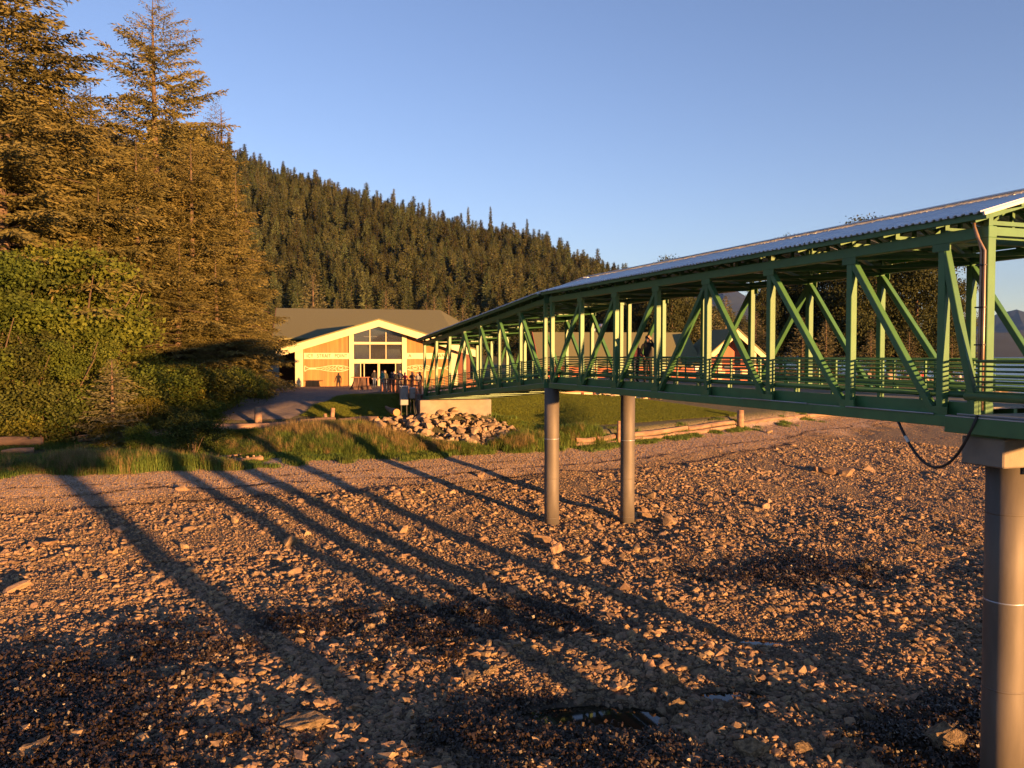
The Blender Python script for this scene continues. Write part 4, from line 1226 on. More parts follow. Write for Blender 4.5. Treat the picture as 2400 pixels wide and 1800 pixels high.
for k, (u, cv, hw) in enumerate(((-.25, WID/2, WID/2+.35), (-9.6, 1.2, 1.6), (-26, 1.1, 1.6))):
    cap = empty("pile_cap", tuple(W(u, cv, -2.36)), math.atan2(BR.y, BR.x), ["concrete cap beam on the thick pile at the right edge", "concrete cap beam of the first outer walkway bent", "concrete cap beam of the seaward walkway bent"][k], "cap beam", "concrete cap beams of the pier")
    if k: 
        MB().box((-hw, -.45, 0), (hw, .45, .55)).build("cap_block", CONC, cap, bevel=.03)
        MB().box((-hw+.1, -.3, .55), (hw-.1, .3, .80)).build("bearing_plate", GREEN, cap)
        continue
    MB().box((-WID/2-.35, -.52, 0), (WID/2+.35, .52, .60)).build("cap_block", CONC, cap, bevel=.03)
    for v in (-WID/2-.05, WID/2+.05):
        MB().box((v-.25, -.35, .60), (v+.25, .35, .70)).build("bearing_plate", GREEN, cap)
    if k == 0:
        for v in (-WID/2+.48,):
            MB().box((v-.1, -.50, -.16), (v+.16, -.30, -.002)).build("bracket", CONC, cap, bevel=.01)
            MB().box((v+.7, -.56, -.05), (v+.95, -.525, .68)).build("jacket_plate", CONC, cap)

# abutment under the shore end
ab = empty("bridge_abutment", tuple(W(47.3, WID/2, -5.4, False)), math.atan2(BR.y, BR.x)-.10, "pale concrete block carrying the shore end of the bridge", "abutment")
MB().box((-2.75, -1.0, 0), (2.55, .9, 2.06)).build("block", CONC, ab, bevel=.03)
MB().box((-2.75, .9, 1.2), (2.55, 1.25, 2.4)).build("backwall", CONC, ab, bevel=.02)

# ================================================================== the wooden hall
HX = Vector((.973, .230, 0)); 
hall = empty("wooden_hall", (-22.61, 89.0, -3.44), math.atan2(.230, .973), "low wooden visitor hall with glazed gable front and olive roof", "building")
hall.scale = (1.127, 1.127, 1.127)
WD = 15.2; CX = WD/2
def HB(mb, name, m, parent=None, smooth=False, bevel=0):
    return mb.build(name, m, hall if parent is None else parent, smooth, bevel)
SL = 2.85/(CX+1.75)          # roof slope of the gable
ZP = 6.25                    # peak
def zroof(x): return ZP-SL*abs(x-CX)
TH = .62                     # barge board depth
gl0, gl1 = CX-2.25, CX+2.25  # glazed bay
# cedar wall panels left and right of the glazed bay
for x0, x1, nm in ((.75, gl0-.45, "left"), (gl1+.45, WD-.75, "right")):
    pts = [(x0, 0, 0), (x1, 0, 0), (x1, 0, zroof(x1)-TH+.1), (x0, 0, zroof(x0)-TH+.1)]
    HB(MB().prism(pts, (0, .2, 0)), "wall_panel", CEDAR)
for x0 in (0, WD-.72):
    HB(MB().prism([(x0, -.18, 0), (x0+.72, -.18, 0), (x0+.72, -.18, zroof(x0+.36)-TH+.15), (x0, -.18, zroof(x0+.36)-TH+.05)], (0, .5, 0)), "corner_column", CREAM)
for x0 in (gl0-.45, gl1):
    HB(MB().box((x0, -.15, 0), (x0+.45, .25, zroof(x0+.2)-TH+.05)), "pillar", CREAM, bevel=.01)
# glazing
for z, h in ((2.28, .30), (3.98, .22)):
    HB(MB().box((gl0, -.08, z), (gl1, .16, z+h)), "transom_beam", CREAM)
cols = [gl0, gl0+1.5, gl0+3.0, gl1]
for x in cols[1:3]:
    HB(MB().box((x-.035, -.04, 2.58), (x+.035, .08, zroof(x)-TH)), "mullion", CREAM)
for k in range(3):
    a, b = cols[k]+.04, cols[k+1]-.04
    HB(MB().box((a, .03, 2.58), (b, .05, 3.98)), "window_pane", GLASS)
    top = [(b, .03, zroof(b)-TH), (a, .03, zroof(a)-TH)]
    if a < CX < b: top.insert(1, (CX, .03, zroof(CX)-TH))
    HB(MB().prism([(a, .03, 4.2), (b, .03, 4.2)]+top, (0, .02, 0)), "window_pane", GLASS)
# doors: fixed side lights, frames, two sliding leaves pushed open
for a, b in ((gl0, gl0+.62), (gl1-.50, gl1)):
    d = HB(MB().box((a+.03, .05, .05), (b-.03, .07, 2.25)), "door_pane", GLASS)
for x in (gl0+.62, gl0+.95, CX, CX+.12, gl1-.6):
    HB(MB().box((x-.04, -.03, 0), (x+.04, .12, 2.28)), "door_frame", CREAM)
HB(MB().box((gl0, -.03, 2.18), (gl1, .12, 2.28)), "door_header", CREAM)
# barge boards and gable roof
for sgn in (-1, 1):
    xe = CX+sgn*(CX+1.75)
    HB(MB().prism([(CX, -1.25, ZP), (xe, -1.25, zroof(xe)), (xe-sgn*.18, -1.25, zroof(xe)-TH), (CX, -1.25, ZP-TH)], (0, .12, 0)), "barge_board", CREAM)
    HB(MB().prism([(CX, -1.32, ZP+.0), (xe+sgn*.08, -1.32, zroof(xe)-.02), (xe+sgn*.08, -1.32, zroof(xe)+.10), (CX, -1.32, ZP+.12)], (0, 9.5, 0)), "gable_roof", SHING)
    HB(MB().prism([(CX, -1.1, ZP-.06), (xe-sgn*.1, -1.1, zroof(xe)-.10), (xe-sgn*.1, -1.1, zroof(xe)-.16), (CX, -1.1, ZP-.14)], (0, 7, 0)), "soffit", CEDAR)
# side wall with a door
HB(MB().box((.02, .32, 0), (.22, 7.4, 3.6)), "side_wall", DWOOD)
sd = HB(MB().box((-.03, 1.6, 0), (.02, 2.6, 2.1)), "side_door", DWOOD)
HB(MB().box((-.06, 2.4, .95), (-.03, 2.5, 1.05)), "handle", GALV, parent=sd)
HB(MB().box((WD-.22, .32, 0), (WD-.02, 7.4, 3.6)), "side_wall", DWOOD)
# hall floor, interior and lights
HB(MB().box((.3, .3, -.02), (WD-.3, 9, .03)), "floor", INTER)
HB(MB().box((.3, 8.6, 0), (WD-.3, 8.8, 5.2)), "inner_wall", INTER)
for x in (CX-1.2, CX+.7):
    HB(MB().box((x, 2.2, 4.72), (x+1.3, 2.4, 4.80)), "ceiling_lamp", LAMP)
# main block behind
mx0, mx1, my0, my1, mym = -2.3, 18.4, 7.4, 28.0, 18.0
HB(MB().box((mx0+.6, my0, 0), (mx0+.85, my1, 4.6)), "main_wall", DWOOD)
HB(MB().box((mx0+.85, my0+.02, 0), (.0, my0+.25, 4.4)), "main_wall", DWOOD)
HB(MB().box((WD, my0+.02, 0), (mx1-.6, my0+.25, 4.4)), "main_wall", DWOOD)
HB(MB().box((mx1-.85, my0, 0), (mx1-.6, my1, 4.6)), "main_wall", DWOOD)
HB(MB().prism([(mx0+.62, my0, 4.6), (mx0+.62, my1, 4.6), (mx0+.62, mym, 7.8)], (.2, 0, 0)), "gable_wall", DWOOD)
ZR, ZE = 8.05, 4.5
HB(MB().prism([(mx0, my0-1.0, ZE), (mx0, mym, ZR), (mx0, mym, ZR+.18), (mx0, my0-1.0, ZE+.18)], (mx1-mx0-2.2, 0, 0)), "main_roof", SHING)
HB(MB().prism([(mx0, my1+1.0, ZE), (mx0, mym, ZR), (mx0, mym, ZR+.18), (mx0, my1+1.0, ZE+.18)], (mx1-mx0-2.2, 0, 0)), "main_roof", SHING)
# clipped right end of the main roof
xr = mx1-2.2
HB(MB().poly([(xr, my0-1, ZE+.18), (xr+3.0, my0-1, ZE-.2), (xr+1.6, mym-3, ZR-1.1), (xr, mym, ZR+.18)]), "roof_hip", SHING)
HB(MB().poly([(xr+3.0, my0-1, ZE-.2), (xr+3.0, my1+1, ZE-.2), (xr, mym, ZR+.18), (xr+1.6, mym-3, ZR-1.1)]), "roof_hip", SHING)
HB(MB().beam((mx0-.02, my0-1.0, ZE+.02), (mx0-.02, mym, ZR+.02), .06, .36), "barge_board", DWOOD)
for k in range(8):
    HB(MB().box((mx0+.56, my0+1.2+.0, 3.2+k*.14), (mx0+.60, my0+2.4, 3.28+k*.14)), "louvre_slat", GALV)

# the two signs and the two carved fish
def text_part(parent, body, x, y, z, h, m, name="lettering", align='CENTER', sx=1.0):
    cu = bpy.data.curves.new(name, 'FONT'); cu.body = body; cu.size = h; cu.align_x = align; cu.align_y = 'CENTER'; cu.extrude = .008
    cu.space_character = 1.12; cu.space_word = 1.4
    cu.materials.append(m)
    o = bpy.data.objects.new(name, cu); COL.objects.link(o)
    me = bpy.data.meshes.new_from_object(o.evaluated_get(bpy.context.evaluated_depsgraph_get()))
    bpy.data.objects.remove(o); o = link(bpy.data.objects.new(name, me), parent)
    o.location = (x, y, z); o.rotation_euler = (math.pi/2, 0, 0); o.scale = (sx, 1, 1)
    return o
sg = HB(MB().box((.78, -.10, 2.60), (5.02, -.02, 3.17)), "sign_board", CREAM)
text_part(sg, "ICY  STRAIT  POINT", 2.88, -.115, 2.885, .50, LETTER, sx=.72)
sg = HB(MB().box((WD-5.0, -.10, 2.60), (WD-.80, -.02, 3.17)), "sign_board", CREAM)
text_part(sg, "A", WD-4.6, -.115, 2.885, .46, LETTER)
text_part(sg, "AN", WD-1.55, -.115, 2.885, .46, LETTER)
def ribbon(mb, pts, w, y, d=.03):
    pts = [Vector((p[0], 0, p[1])) for p in pts]
    for a, b in zip(pts[:-1], pts[1:]):
        mb.beam((a.x, y, a.z), (b.x, y, b.z), d, w, (0, 0, 1) if abs((b-a).normalized().z) < .9 else (1, 0, 0))
def fish(x0, x1, zc, flip):
    root = HB(MB().box((x0 if not flip else x1-.0, -.012, zc-.01), ((x0 if not flip else x1)+.02, -.002, zc+.01)), "carved_fish", CREAM)
    L = x1-x0
    def X(t): return x0+L*t if not flip else x1-L*t
    y = -.03
    m = MB()
    half = [(0.10, .055), (.22, .06), (.34, .09), (.48, .21), (.62, .28), (.78, .29), (.90, .20), (.97, .09), (1.0, 0)]
    up = [(X(t), zc+h) for t, h in half]; dn = [(X(t), zc-h) for t, h in half]
    ribbon(m, up, .055, y); ribbon(m, dn, .055, y)
    m.build("body_outline", CREAM, root)
    m = MB(); ribbon(m, [(X(.10), zc+.055), (X(.05), zc+.13), (X(.015), zc+.28), (X(.015), zc-.28), (X(.05), zc-.13), (X(.10), zc-.055)], .06, y); ribbon(m, [(X(.0), zc+.24), (X(.0), zc-.24)], .03, y)
    m.build("tail", CREAM, root)
    m = MB(); m.prism([(X(.10), y-.012, zc-.05), (X(.26), y-.012, zc-.05), (X(.26), y-.012, zc+.05), (X(.10), y-.012, zc+.05)], (0, .02, 0)); m.build("tail_stem", CREAM, root)
    for t in (.36, .44, .52, .60):
        m = MB(); ribbon(m, [(X(t), zc-.10-(t-.36)*.4), (X(t+.05), zc), (X(t+.13), zc+.13+(t-.36)*.35)], .045, y); m.build("rib_stroke", CREAM, root)
    for t in (.42, .52, .60):
        m = MB(); ribbon(m, [(X(t), zc+.08), (X(t+.04), zc-.02), (X(t+.10), zc-.14)], .03, y); m.build("rib_stroke", CREAM, root)
    m = MB(); ribbon(m, [(X(.70), zc+.28), (X(.685), zc), (X(.70), zc-.28)], .07, y); m.build("gill_stroke", CREAM, root)
    m = MB(); ribbon(m, [(X(.79)+.22*math.cos(a)*(-1 if flip else 1), zc+.06+.12*math.sin(a)) for a in np.linspace(0, 2*math.pi, 15)], .06, y); m.build("eye_ring", CREAM, root)
    m = MB(); ribbon(m, [(X(.88), zc+.14), (X(.92), zc+.05), (X(.88), zc+.0)], .035, y); ribbon(m, [(X(.73), zc-.13), (X(.97), zc-.09)], .035, y)
    for k in range(6):
        ribbon(m, [(X(.76+k*.03), zc-.12), (X(.775+k*.03), zc-.17)], .03, y)
    m.build("jaw", CREAM, root)
fish(.80, 5.0, 1.72, False)
fish(WD-5.0, WD-.80, 1.72, True)

# ================================================================== the red lodge at the right
lod = empty("red_lodge", (3.0, 97.0, -3.75), 0.10, "red wooden lodge with olive roof and cream-trimmed gable porch", "building")
def LB(mb, name, m, parent=None, bevel=0): return mb.build(name, m, lod if parent is None else parent, False, bevel)
lx0, lx1, ly0, ly1 = 0.0, 19.0, 0.0, 11.0
LB(MB().box((lx0+.5, ly0, 0), (lx1-.5, ly0+.2, 2.7)), "front_wall", REDW)
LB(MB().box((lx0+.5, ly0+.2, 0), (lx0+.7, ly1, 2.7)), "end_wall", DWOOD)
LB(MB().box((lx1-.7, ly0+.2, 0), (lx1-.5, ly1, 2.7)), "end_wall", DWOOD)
LB(MB().prism([(lx0+.5, ly0, 2.7), (lx0+.5, ly1, 2.7), (lx0+.5, 5.5, 6.0)], (.2, 0, 0)), "gable_wall", REDW)
LB(MB().prism([(lx0, -.9, 2.35), (lx0, 5.5, 6.25), (lx0, 5.5, 6.4), (lx0, -.9, 2.5)], (lx1-lx0, 0, 0)), "roof", SHING)
LB(MB().prism([(lx0, ly1+.9, 2.35), (lx0, 5.5, 6.25), (lx0, 5.5, 6.4), (lx0, ly1+.9, 2.5)], (lx1-lx0, 0, 0)), "roof", SHING)
LB(MB().beam((lx0-.03, -.9, 2.42), (lx0-.03, 5.5, 6.32), .05, .3), "barge_board", REDW)
# porch gable
PX = 22.4
LB(MB().box((PX-3.2, -.5, 0), (PX+3.2, -.3, 2.6)), "porch_wall", REDW)
LB(MB().prism([(PX-3.2, -.5, 2.6), (PX+3.2, -.5, 2.6), (PX, -.5, 5.4)], (0, .2, 0)), "porch_gable", REDW)
for sg_ in (-1, 1):
    LB(MB().prism([(PX, -2.6, 6.55), (PX+sg_*4.3, -2.6, 2.75), (PX+sg_*4.2, -2.6, 2.15), (PX, -2.6, 5.85)], (0, .12, 0)), "barge_board", CREAM)
    LB(MB().prism([(PX, -2.7, 6.57), (PX+sg_*4.4, -2.7, 2.72), (PX+sg_*4.4, -2.7, 2.86), (PX, -2.7, 6.72)], (0, 10.0, 0)), "porch_roof", SHING)
for x in (-2.0, 2.0):
    LB(MB().box((PX+x-.22, -2.5, 0), (PX+x+.22, -2.1, 4.2)), "porch_post", CREAM)
LB(MB().box((PX-3.4, -2.4, 2.3), (PX+3.4, -2.2, 2.6)), "porch_beam", REDW)
sb = LB(MB().box((PX-1.55, -2.62, 2.02), (PX-.55, -2.58, 2.42)), "name_board", mat("slate_board", (.06, .07, .09), (.05, .06, .08)))
for x, w in ((-2.9, .9), (-1.2, .5), (.2, 1.0), (1.3, .8)):
    LB(MB().box((PX+x, -.56, .9), (PX+x+w, -.51, 1.9)), "notice_panel", CREAM)
LB(MB().box((9.5, -.06, .9), (12.4, -.01, 1.6)), "window_pane", GLASS)
for x in (2.6, 5.2, 14.2):
    LB(MB().box((x, -.06, 1.0), (x+1.3, -.01, 2.0)), "window_pane", GLASS)
# roof vents behind
ch = empty("steel_chimney", (11.0, 104.5, z1(11.0, 104.5)), 0, "pair of steel chimney pipes behind the lodge roof", "chimney")
MB().tube([(0, 0, 0), (0, 0, 7.0)], .22, 12).build("flue", CHROME, ch, True); MB().tube([(0, 0, 7.0), (0, 0, 7.5)], .34, 12).build("flue_cap", CHROME, ch, True)
MB().tube([(-1.1, 0, 0), (-1.1, 0, 6.5)], .22, 12).build("flue", CHROME, ch, True); MB().tube([(-1.1, 0, 6.5), (-1.1, 0, 7.0)], .34, 12).build("flue_cap", CHROME, ch, True)

# boardwalk apron under the bridge view: pale skirt with dark posts
bw = empty("boardwalk", (5.0, 86.5, -3.9), 0.06, "raised boardwalk with pale skirt boards and dark posts behind the lawn", "boardwalk")
MB().box((-2.6, 0, .02), (9.2, 3.0, .20)).build("deck", RAILW, bw)
for k in range(8):
    MB().box((-2.6+k*1.45, .08, -.72), (-2.6+k*1.45+1.44, .12, .02)).build("skirt_board", CREAM, bw)
for x in (-.6, 2.1, 3.3, 4.4, 7.3, 9.0):
    MB().box((x, -.02, -.75), (x+.22, .08, .02)).build("post", DWOOD, bw)
MB().box((-2.6, -.06, -.85), (9.2, .06, -.77)).build("sill_beam", CREAM, bw)
# red-brown planter boxes at the riprap top
for k, (x, y, w) in enumerate(((11.5, 87.0, 3.0), (19.2, 87.5, 5.0))):
    pb = empty("planter_box", (x, y, z1(x, y)-.1), .05, ["dark red timber edging at the lodge end of the stone slope", "red timber box on top of the stone slope"][k], "planter")
    MB().box((0, 0, 0), (w, .9, .75)).build("side", REDW, pb, bevel=.02); MB().box((.1, .1, .7), (w-.1, .8, .80)).build("soil", INTER, pb)

# ================================================================== logs, posts and the log seawall
def log_obj(name, p0, p1, r0, r1, label, cat="log", group=None, seed=0, ends=True):
    p0 = Vector(p0); p1 = Vector(p1); rng = random.Random(seed)
    L = (p1-p0).length
    root = empty(name, tuple(p0), 0, label, cat, group)
    root.rotation_euler = (p1-p0).to_track_quat('X', 'Z').to_euler()
    n = max(5, int(L/.5)); m = MB(); k = 12
    for i in range(n+1):
        t = i/n; r = r0+(r1-r0)*t
        for j in range(k):
            a = 2*math.pi*j/k
            q = r*(1+.08*math.sin(3*a+seed)+rng.uniform(-.05, .05))
            m.v.append((L*t, q*math.cos(a), q*math.sin(a)+.04*math.sin(t*5+seed)))
    for i in range(n):
        for j in range(k):
            a = i*k+j; b = i*k+(j+1) % k
            m.f.append((a, b, b+k, a+k))
    m.build("bark_surface", LOGM, root, True)
    for x, r, nm in ((-.004, r0, 0), (L+.004, r1, 1)):
        e = MB(); e.tube([(x-.012, 0, .04*math.sin((0 if nm == 0 else 1)*5+seed)), (x+.012, 0, .04*math.sin((0 if nm == 0 else 1)*5+seed))], r*.93, 12)
        e.build("cut_end", LOGEND, root)
    return root
def gz(px, py, dz=0):
    x, y = ground_at(px, py); return Vector((x, y, z1(x, y)+dz))
GLG = "driftwood and seawall logs"
for k, (a, b, r0, r1, lab) in enumerate([
    ((-20, 1054), (98, 1048), .30, .26, "grey log at the left edge under the alders"),
    ((181, 1042), (405, 1026), .24, .22, "long grey log lying behind the reed-like grass"),
    ((392, 1027), (470, 1020), .26, .24, "short thick log end beside the round dark bush"),
    ((495, 1018), (700, 1010), .24, .22, "long weathered log under the short post"),
    ((698, 1004), (785, 1000), .26, .25, "reddish log between the two posts"),
    ((795, 1003), (885, 1000), .28, .26, "reddish log ending at the boulder heap"),
    ((0, 1068), (75, 1062), .14, .20, "pale broken driftwood at the left edge"),
    ((455, 1082), (568, 1068), .07, .10, "thin pale driftwood pole on the bank"),
    ((512, 1092), (612, 1082), .18, .16, "short driftwood log with stones set along its top"),
]):
    lf_ = .30 if k < 6 else .08
    A = gz(*a, r0*.55+lf_); B_ = gz(*b, r1*.55+lf_)
    log_obj("log", A, B_, r0, r1, lab, group=GLG, seed=k)
A, B_ = gz(512, 1092, .25), gz(612, 1082, .25)
for k in range(7):
    t = .05+.15*k; p = A.lerp(B_, t)
    o = bpy.data.objects.new("stone", RIPR[k % 8]); o.location = (p.x, p.y, p.z+.10); s = rng.uniform(.08, .16); o.scale = (s, s, s*1.2); o.rotation_euler = (0, 0, k)
    tag(link(o), "pale stone set on the short driftwood log", "stone", "stones set on the driftwood log")
# right-hand seawall: stacked logs
def wallpt(x, off, dz):
    y = float(np.interp(x, [-5, 8.8, 38], [48.7, 57, 88])); px_, py_ = (x-.72*off, y+.69*off)
    return Vector((px_, py_, dz))
def seg_log(x0, x1, off, dzrel, r, lab, k):
    a = wallpt(x0, off, 0); b = wallpt(x1, off, 0)
    za = float(zt(np.array([a.x]), np.array([a.y]), False)[0]); 
    a.z = -6.55+dzrel; b.z = -6.55+dzrel
    log_obj("log", a, b, r, r*.92, lab, group=GLG, seed=20+k)
for k, (x0, x1, off, dz, r, lab) in enumerate([
    (11.4, 16.0, 4.45, .12, .20, "lower seawall log left of the stout post"), (11.0, 17.6, 4.65, .50, .20, "upper seawall log left of the stout post"),
    (16.0, 22.8, 4.45, .12, .20, "lower seawall log reaching the stout post"), (17.7, 22.9, 4.65, .50, .21, "thick upper seawall log against the stout post"),
    (23.6, 31.5, 4.9, .30, .22, "long seawall log right of the stout post"), (31.6, 41, 5.0, .30, .21, "seawall log running under the bridge to the right"),
    (7.6, 10.7, 4.45, .12, .19, "short seawall log by the thin post"), (7.8, 9.2, 4.65, .48, .19, "stubby upper log left of the thin post"), (9.4, 10.8, 4.65, .48, .20, "stubby upper log with a dark end by the thin post")]):
    seg_log(x0, x1, off, dz, r, lab, k)
def post_obj(p, h, r, lab, lean=(0, 0)):
    root = empty("timber_post", tuple(p), 0, lab, "post", "old timber posts at the top of the beach"); root.rotation_euler = (lean[0], lean[1], 0)
    m = MB(); m.tube([(0, 0, -.4), (0, 0, h*.5), (0, 0, h)], [r*1.04, r, r*.95], 10); m.build("shaft", LOGM, root, True)
    e = MB(); e.tube([(0, 0, h), (0, 0, h+.015)], r*.85, 10); e.build("weathered_top", LOGEND, root)
post_obj(gz(604, 1000), 1.45, .27, "short stout post beside the gravel path")
post_obj(gz(776, 998), 1.35, .16, "leaning split post in front of the grass bank", (.05, .1))
post_obj(gz(764, 997), .9, .13, "shorter splinter of post leaning on its taller neighbour", (-.05, -.12))
post_obj(wallpt(23.2, 4.2, -6.7), 1.75, .30, "stout weathered post in the log seawall right of the piles")
post_obj(wallpt(10.95, 4.35, -6.6), 1.7, .13, "thin dark post just left of the far pile")

# ================================================================== timber landing between bridge and hall
ld = empty("timber_landing", (-7.5, 71.5, -3.0), 0, "timber landing joining the bridge end to the hall entrance", "deck")
ll = Vector(ld.location)
def rowline(t):   # left and right edge of the landing from the bridge end to the hall
    a = Vector((-6.75, 63.55, 0)).lerp(Vector((-13.5, 88.9, 0)), t); b = Vector((-2.6, 65.1, 0)).lerp(Vector((-5.5, 90.6, 0)), t); return a, b
def LZ(y): return -2.98-.40*min(1, max(0, (y-64)/24.))
npl = 60
for k in range(npl):
    a0, b0 = rowline(k/npl); a1, b1 = rowline((k+.97)/npl)
    z0_, z1_ = LZ(a0.y)-.07, LZ(a1.y)-.07
    m = MB(); m.prism([a0+Vector((0, 0, z0_)), b0+Vector((0, 0, z0_)), b1+Vector((0, 0, z1_)), a1+Vector((0, 0, z1_))], (0, 0, .07))
    o = m.build("plank", RAILW if k % 3 else DECK, ld); o.location = -ll
for side in (0, 1):
    m = MB(); a = rowline(0)[side]; b = rowline(.75)[side]; m.beam(a+Vector((0, 0, LZ(a.y)-.25)), b+Vector((0, 0, LZ(b.y)-.25)), .14, .32); o = m.build("rim_joist", DWOOD, ld); o.location = -ll
    for t in (.05, .3, .55):
        p = rowline(t)[side]; zb = z1(p.x, p.y); o = MB().beam((p.x, p.y, zb-.3), (p.x, p.y, LZ(p.y)-.1), .2, .2, (0, 1, 0)).build("support_post", DWOOD, ld); o.location = -ll
def railing(a, b, label, n, gap=None):
    root = empty("timber_railing", (a[0], a[1], -2.98), 0, label, "railing", "stained timber railings of the landing"); off = -Vector(root.location)
    a = Vector((*a, LZ(a[1]))); b = Vector((*b, LZ(b[1])))
    for k in range(n+1):
        p = a.lerp(b, k/n); o = MB().beam(p+Vector((0, 0, -.06)), p+Vector((0, 0, .98)), .13, .13, (b-a)).build("baluster", RAILW, root); o.location = off
    o = MB().beam(a+Vector((0, 0, 1.02)), b+Vector((0, 0, 1.02)), .2, .07).build("hand_rail", RAILW, root); o.location = off
    o = MB().beam(a+Vector((0, 0, .62)), b+Vector((0, 0, .62)), .05, .09).build("mid_rail", RAILW, root); o.location = off
railing((-6.85, 63.9), (-11.2, 73.6), "stained timber railing with people behind it, left of the bridge end", 11)
railing((-2.5, 65.4), (-4.0, 76), "stained timber railing on the far side of the landing", 9)

# weathered stump bench with a plank on top
st = empty("driftwood_stump", (-14.6, 82.0, z1(-14.6, 82.0)), 0, "gnarled dark driftwood stump with a plank top by the entrance", "stump")
m = MB(); n = 28; rr = random.Random(3)
for i in range(6):
    t = i/5
    for j in range(n):
        a = 2*math.pi*j/n; r = (.78-.22*t)*(1+.16*math.sin(5*a+1)+.10*math.sin(11*a+t*3))*(1+.25*(1-t)**3)
        m.v.append((r*math.cos(a)*1.05, r*math.sin(a)*.8, 1.15*t))
for i in range(5):
    for j in range(n):
        a = i*n+j; b = i*n+(j+1) % n; m.f.append((a, b, b+n, a+n))
m.f.append(tuple(range(5*n, 6*n)))
m.build("root_wad", mat("dark_driftwood", (.14, .075, .05), (.05, .03, .022), scale=4, rough=.9, stretch=(1, 1, .2), bump=.5), st, False)
MB().box((-.85, -.4, 1.17), (.9, .4, 1.24)).build("plank_top", RAILW, st, bevel=.01)
for x in (.78,):
    MB().box((x, -.35, 0), (x+.1, -.25, 1.17)).build("leg", RAILW, st)

# electrical cabinets beside the abutment
def cabinet(x, y, w, h, lab, zb):
    root = empty("electrical_cabinet", (x, y, zb), .25, lab, "cabinet", "grey electrical cabinets")
    MB().box((0, 0, 0), (w, .45, h)).build("body", CABM, root, bevel=.02)
    dr_ = MB().box((.04, -.03, .05), (w-.04, -.002, h-.05)).build("door", CABM, root, bevel=.008)
    MB().box((w-.12, -.06, h*.45), (w-.08, -.03, h*.6)).build("handle", BLACK, dr_)
    MB().box((-.03, -.06, h), (w+.03, .5, h+.04)).build("rain_lid", GALV, root)
    for xx in (.06, w-.12):
        MB().box((xx, .15, -1.0), (xx+.06, .22, 0)).build("leg", BLACK, root)
cabinet(-8.15, 62.2, .58, 1.35, "tall grey electrical cabinet left of the concrete abutment", -3.72)
cabinet(-7.5, 62.45, .42, .75, "small grey electrical box next to the tall cabinet", -3.25)
log_obj("log", (-9.7, 65.6, -4.1), (-8.35, 61.7, -4.25), .10, .28, "felled log with bright orange sawn end by the boulders", group=GLG, seed=40)
for k in range(3):
    pts = [Vector((-7.2+.12*k, 62.4, -3.3)), Vector((-7.15+.12*k, 62.2, -4.0)), Vector((-7.0+.1*k, 62.0, -4.6))]
    tag(MB().tube(pts, .04, 6).build("cable", BLACK, None, True), "black cable dropping from the cabinets into the ground", "cable", "cables under the cabinets")

# lantern post before the lodge
lp = empty("lantern_post", (19.0, 88.0, z1(19.0, 88.0)), .2, "old-style lantern post in front of the red lodge", "lamp")
hb = -1.75-lp.location.z
MB().tube([(0, 0, 0), (0, 0, .5), (0, 0, hb)], [.09, .06, .05], 8).build("pole", BLACK, lp, True)
m = MB(); m.prism([(-.13, -.13, hb), (.13, -.13, hb), (.13, .13, hb), (-.13, .13, hb)], (0, 0, .02)); 
V0 = [(sx*.13, sy*.13, hb+.02) for sx, sy in ((-1,-1),(1,-1),(1,1),(-1,1))]; V1 = [(sx*.24, sy*.24, hb+.52) for sx, sy in ((-1,-1),(1,-1),(1,1),(-1,1))]
for j in range(4): m.quad(V0[j], V0[(j+1) % 4], V1[(j+1) % 4], V1[j])
m.build("lantern_glass", LAMP, lp)
m = MB()
for j in range(4): m.poly([tuple(1.2*c if q < 2 else c for q, c in enumerate(V1[j])), tuple(1.2*c if q < 2 else c for q, c in enumerate(V1[(j+1) % 4])), (0, 0, hb+.78)])
m.build("lantern_cap", BLACK, lp)

# utility cart parked in the shade by the hall
ct = empty("utility_cart", (-27.2, 90, z1(-27.2, 90)+.02), .4, "small cart with a pale flat roof parked in the shade left of the hall", "cart")
MB().box((-.6, -1.0, .35), (.6, 1.1, .75)).build("body", CABM, ct, bevel=.05); MB().box((-.55, -.1, .75), (.55, .35, 1.0)).build("seat", BLACK, ct, bevel=.03)
MB().box((-.68, -.9, 1.85), (.68, .9, 1.93)).build("roof", CREAM, ct, bevel=.02)
for sx in (-.58, .58):
    for sy in (-.8, .8): MB().box((sx-.025, sy-.025, .7), (sx+.025, sy+.025, 1.86)).build("roof_post", BLACK, ct)
for sx in (-.6, .6):
    for sy in (-.75, .75): MB().tube([(sx-.08, sy, .24), (sx+.08, sy, .24)], .24, 14).build("wheel", BLACK, ct, True)

# boulder wall beyond the railing at the right
for k in range(22):
    px = 2040+k*16.5+rng.uniform(-6, 6); Y = rng.uniform(124, 134); x = at(px, Y)
    place_rock(RIPR, x, Y, rng.uniform(.8, 1.3), "pale boulder of the stone bank beyond the railing by the water", "stone bank beyond the bridge railing", rng, sink=.1, zoff=rng.uniform(0, .9))

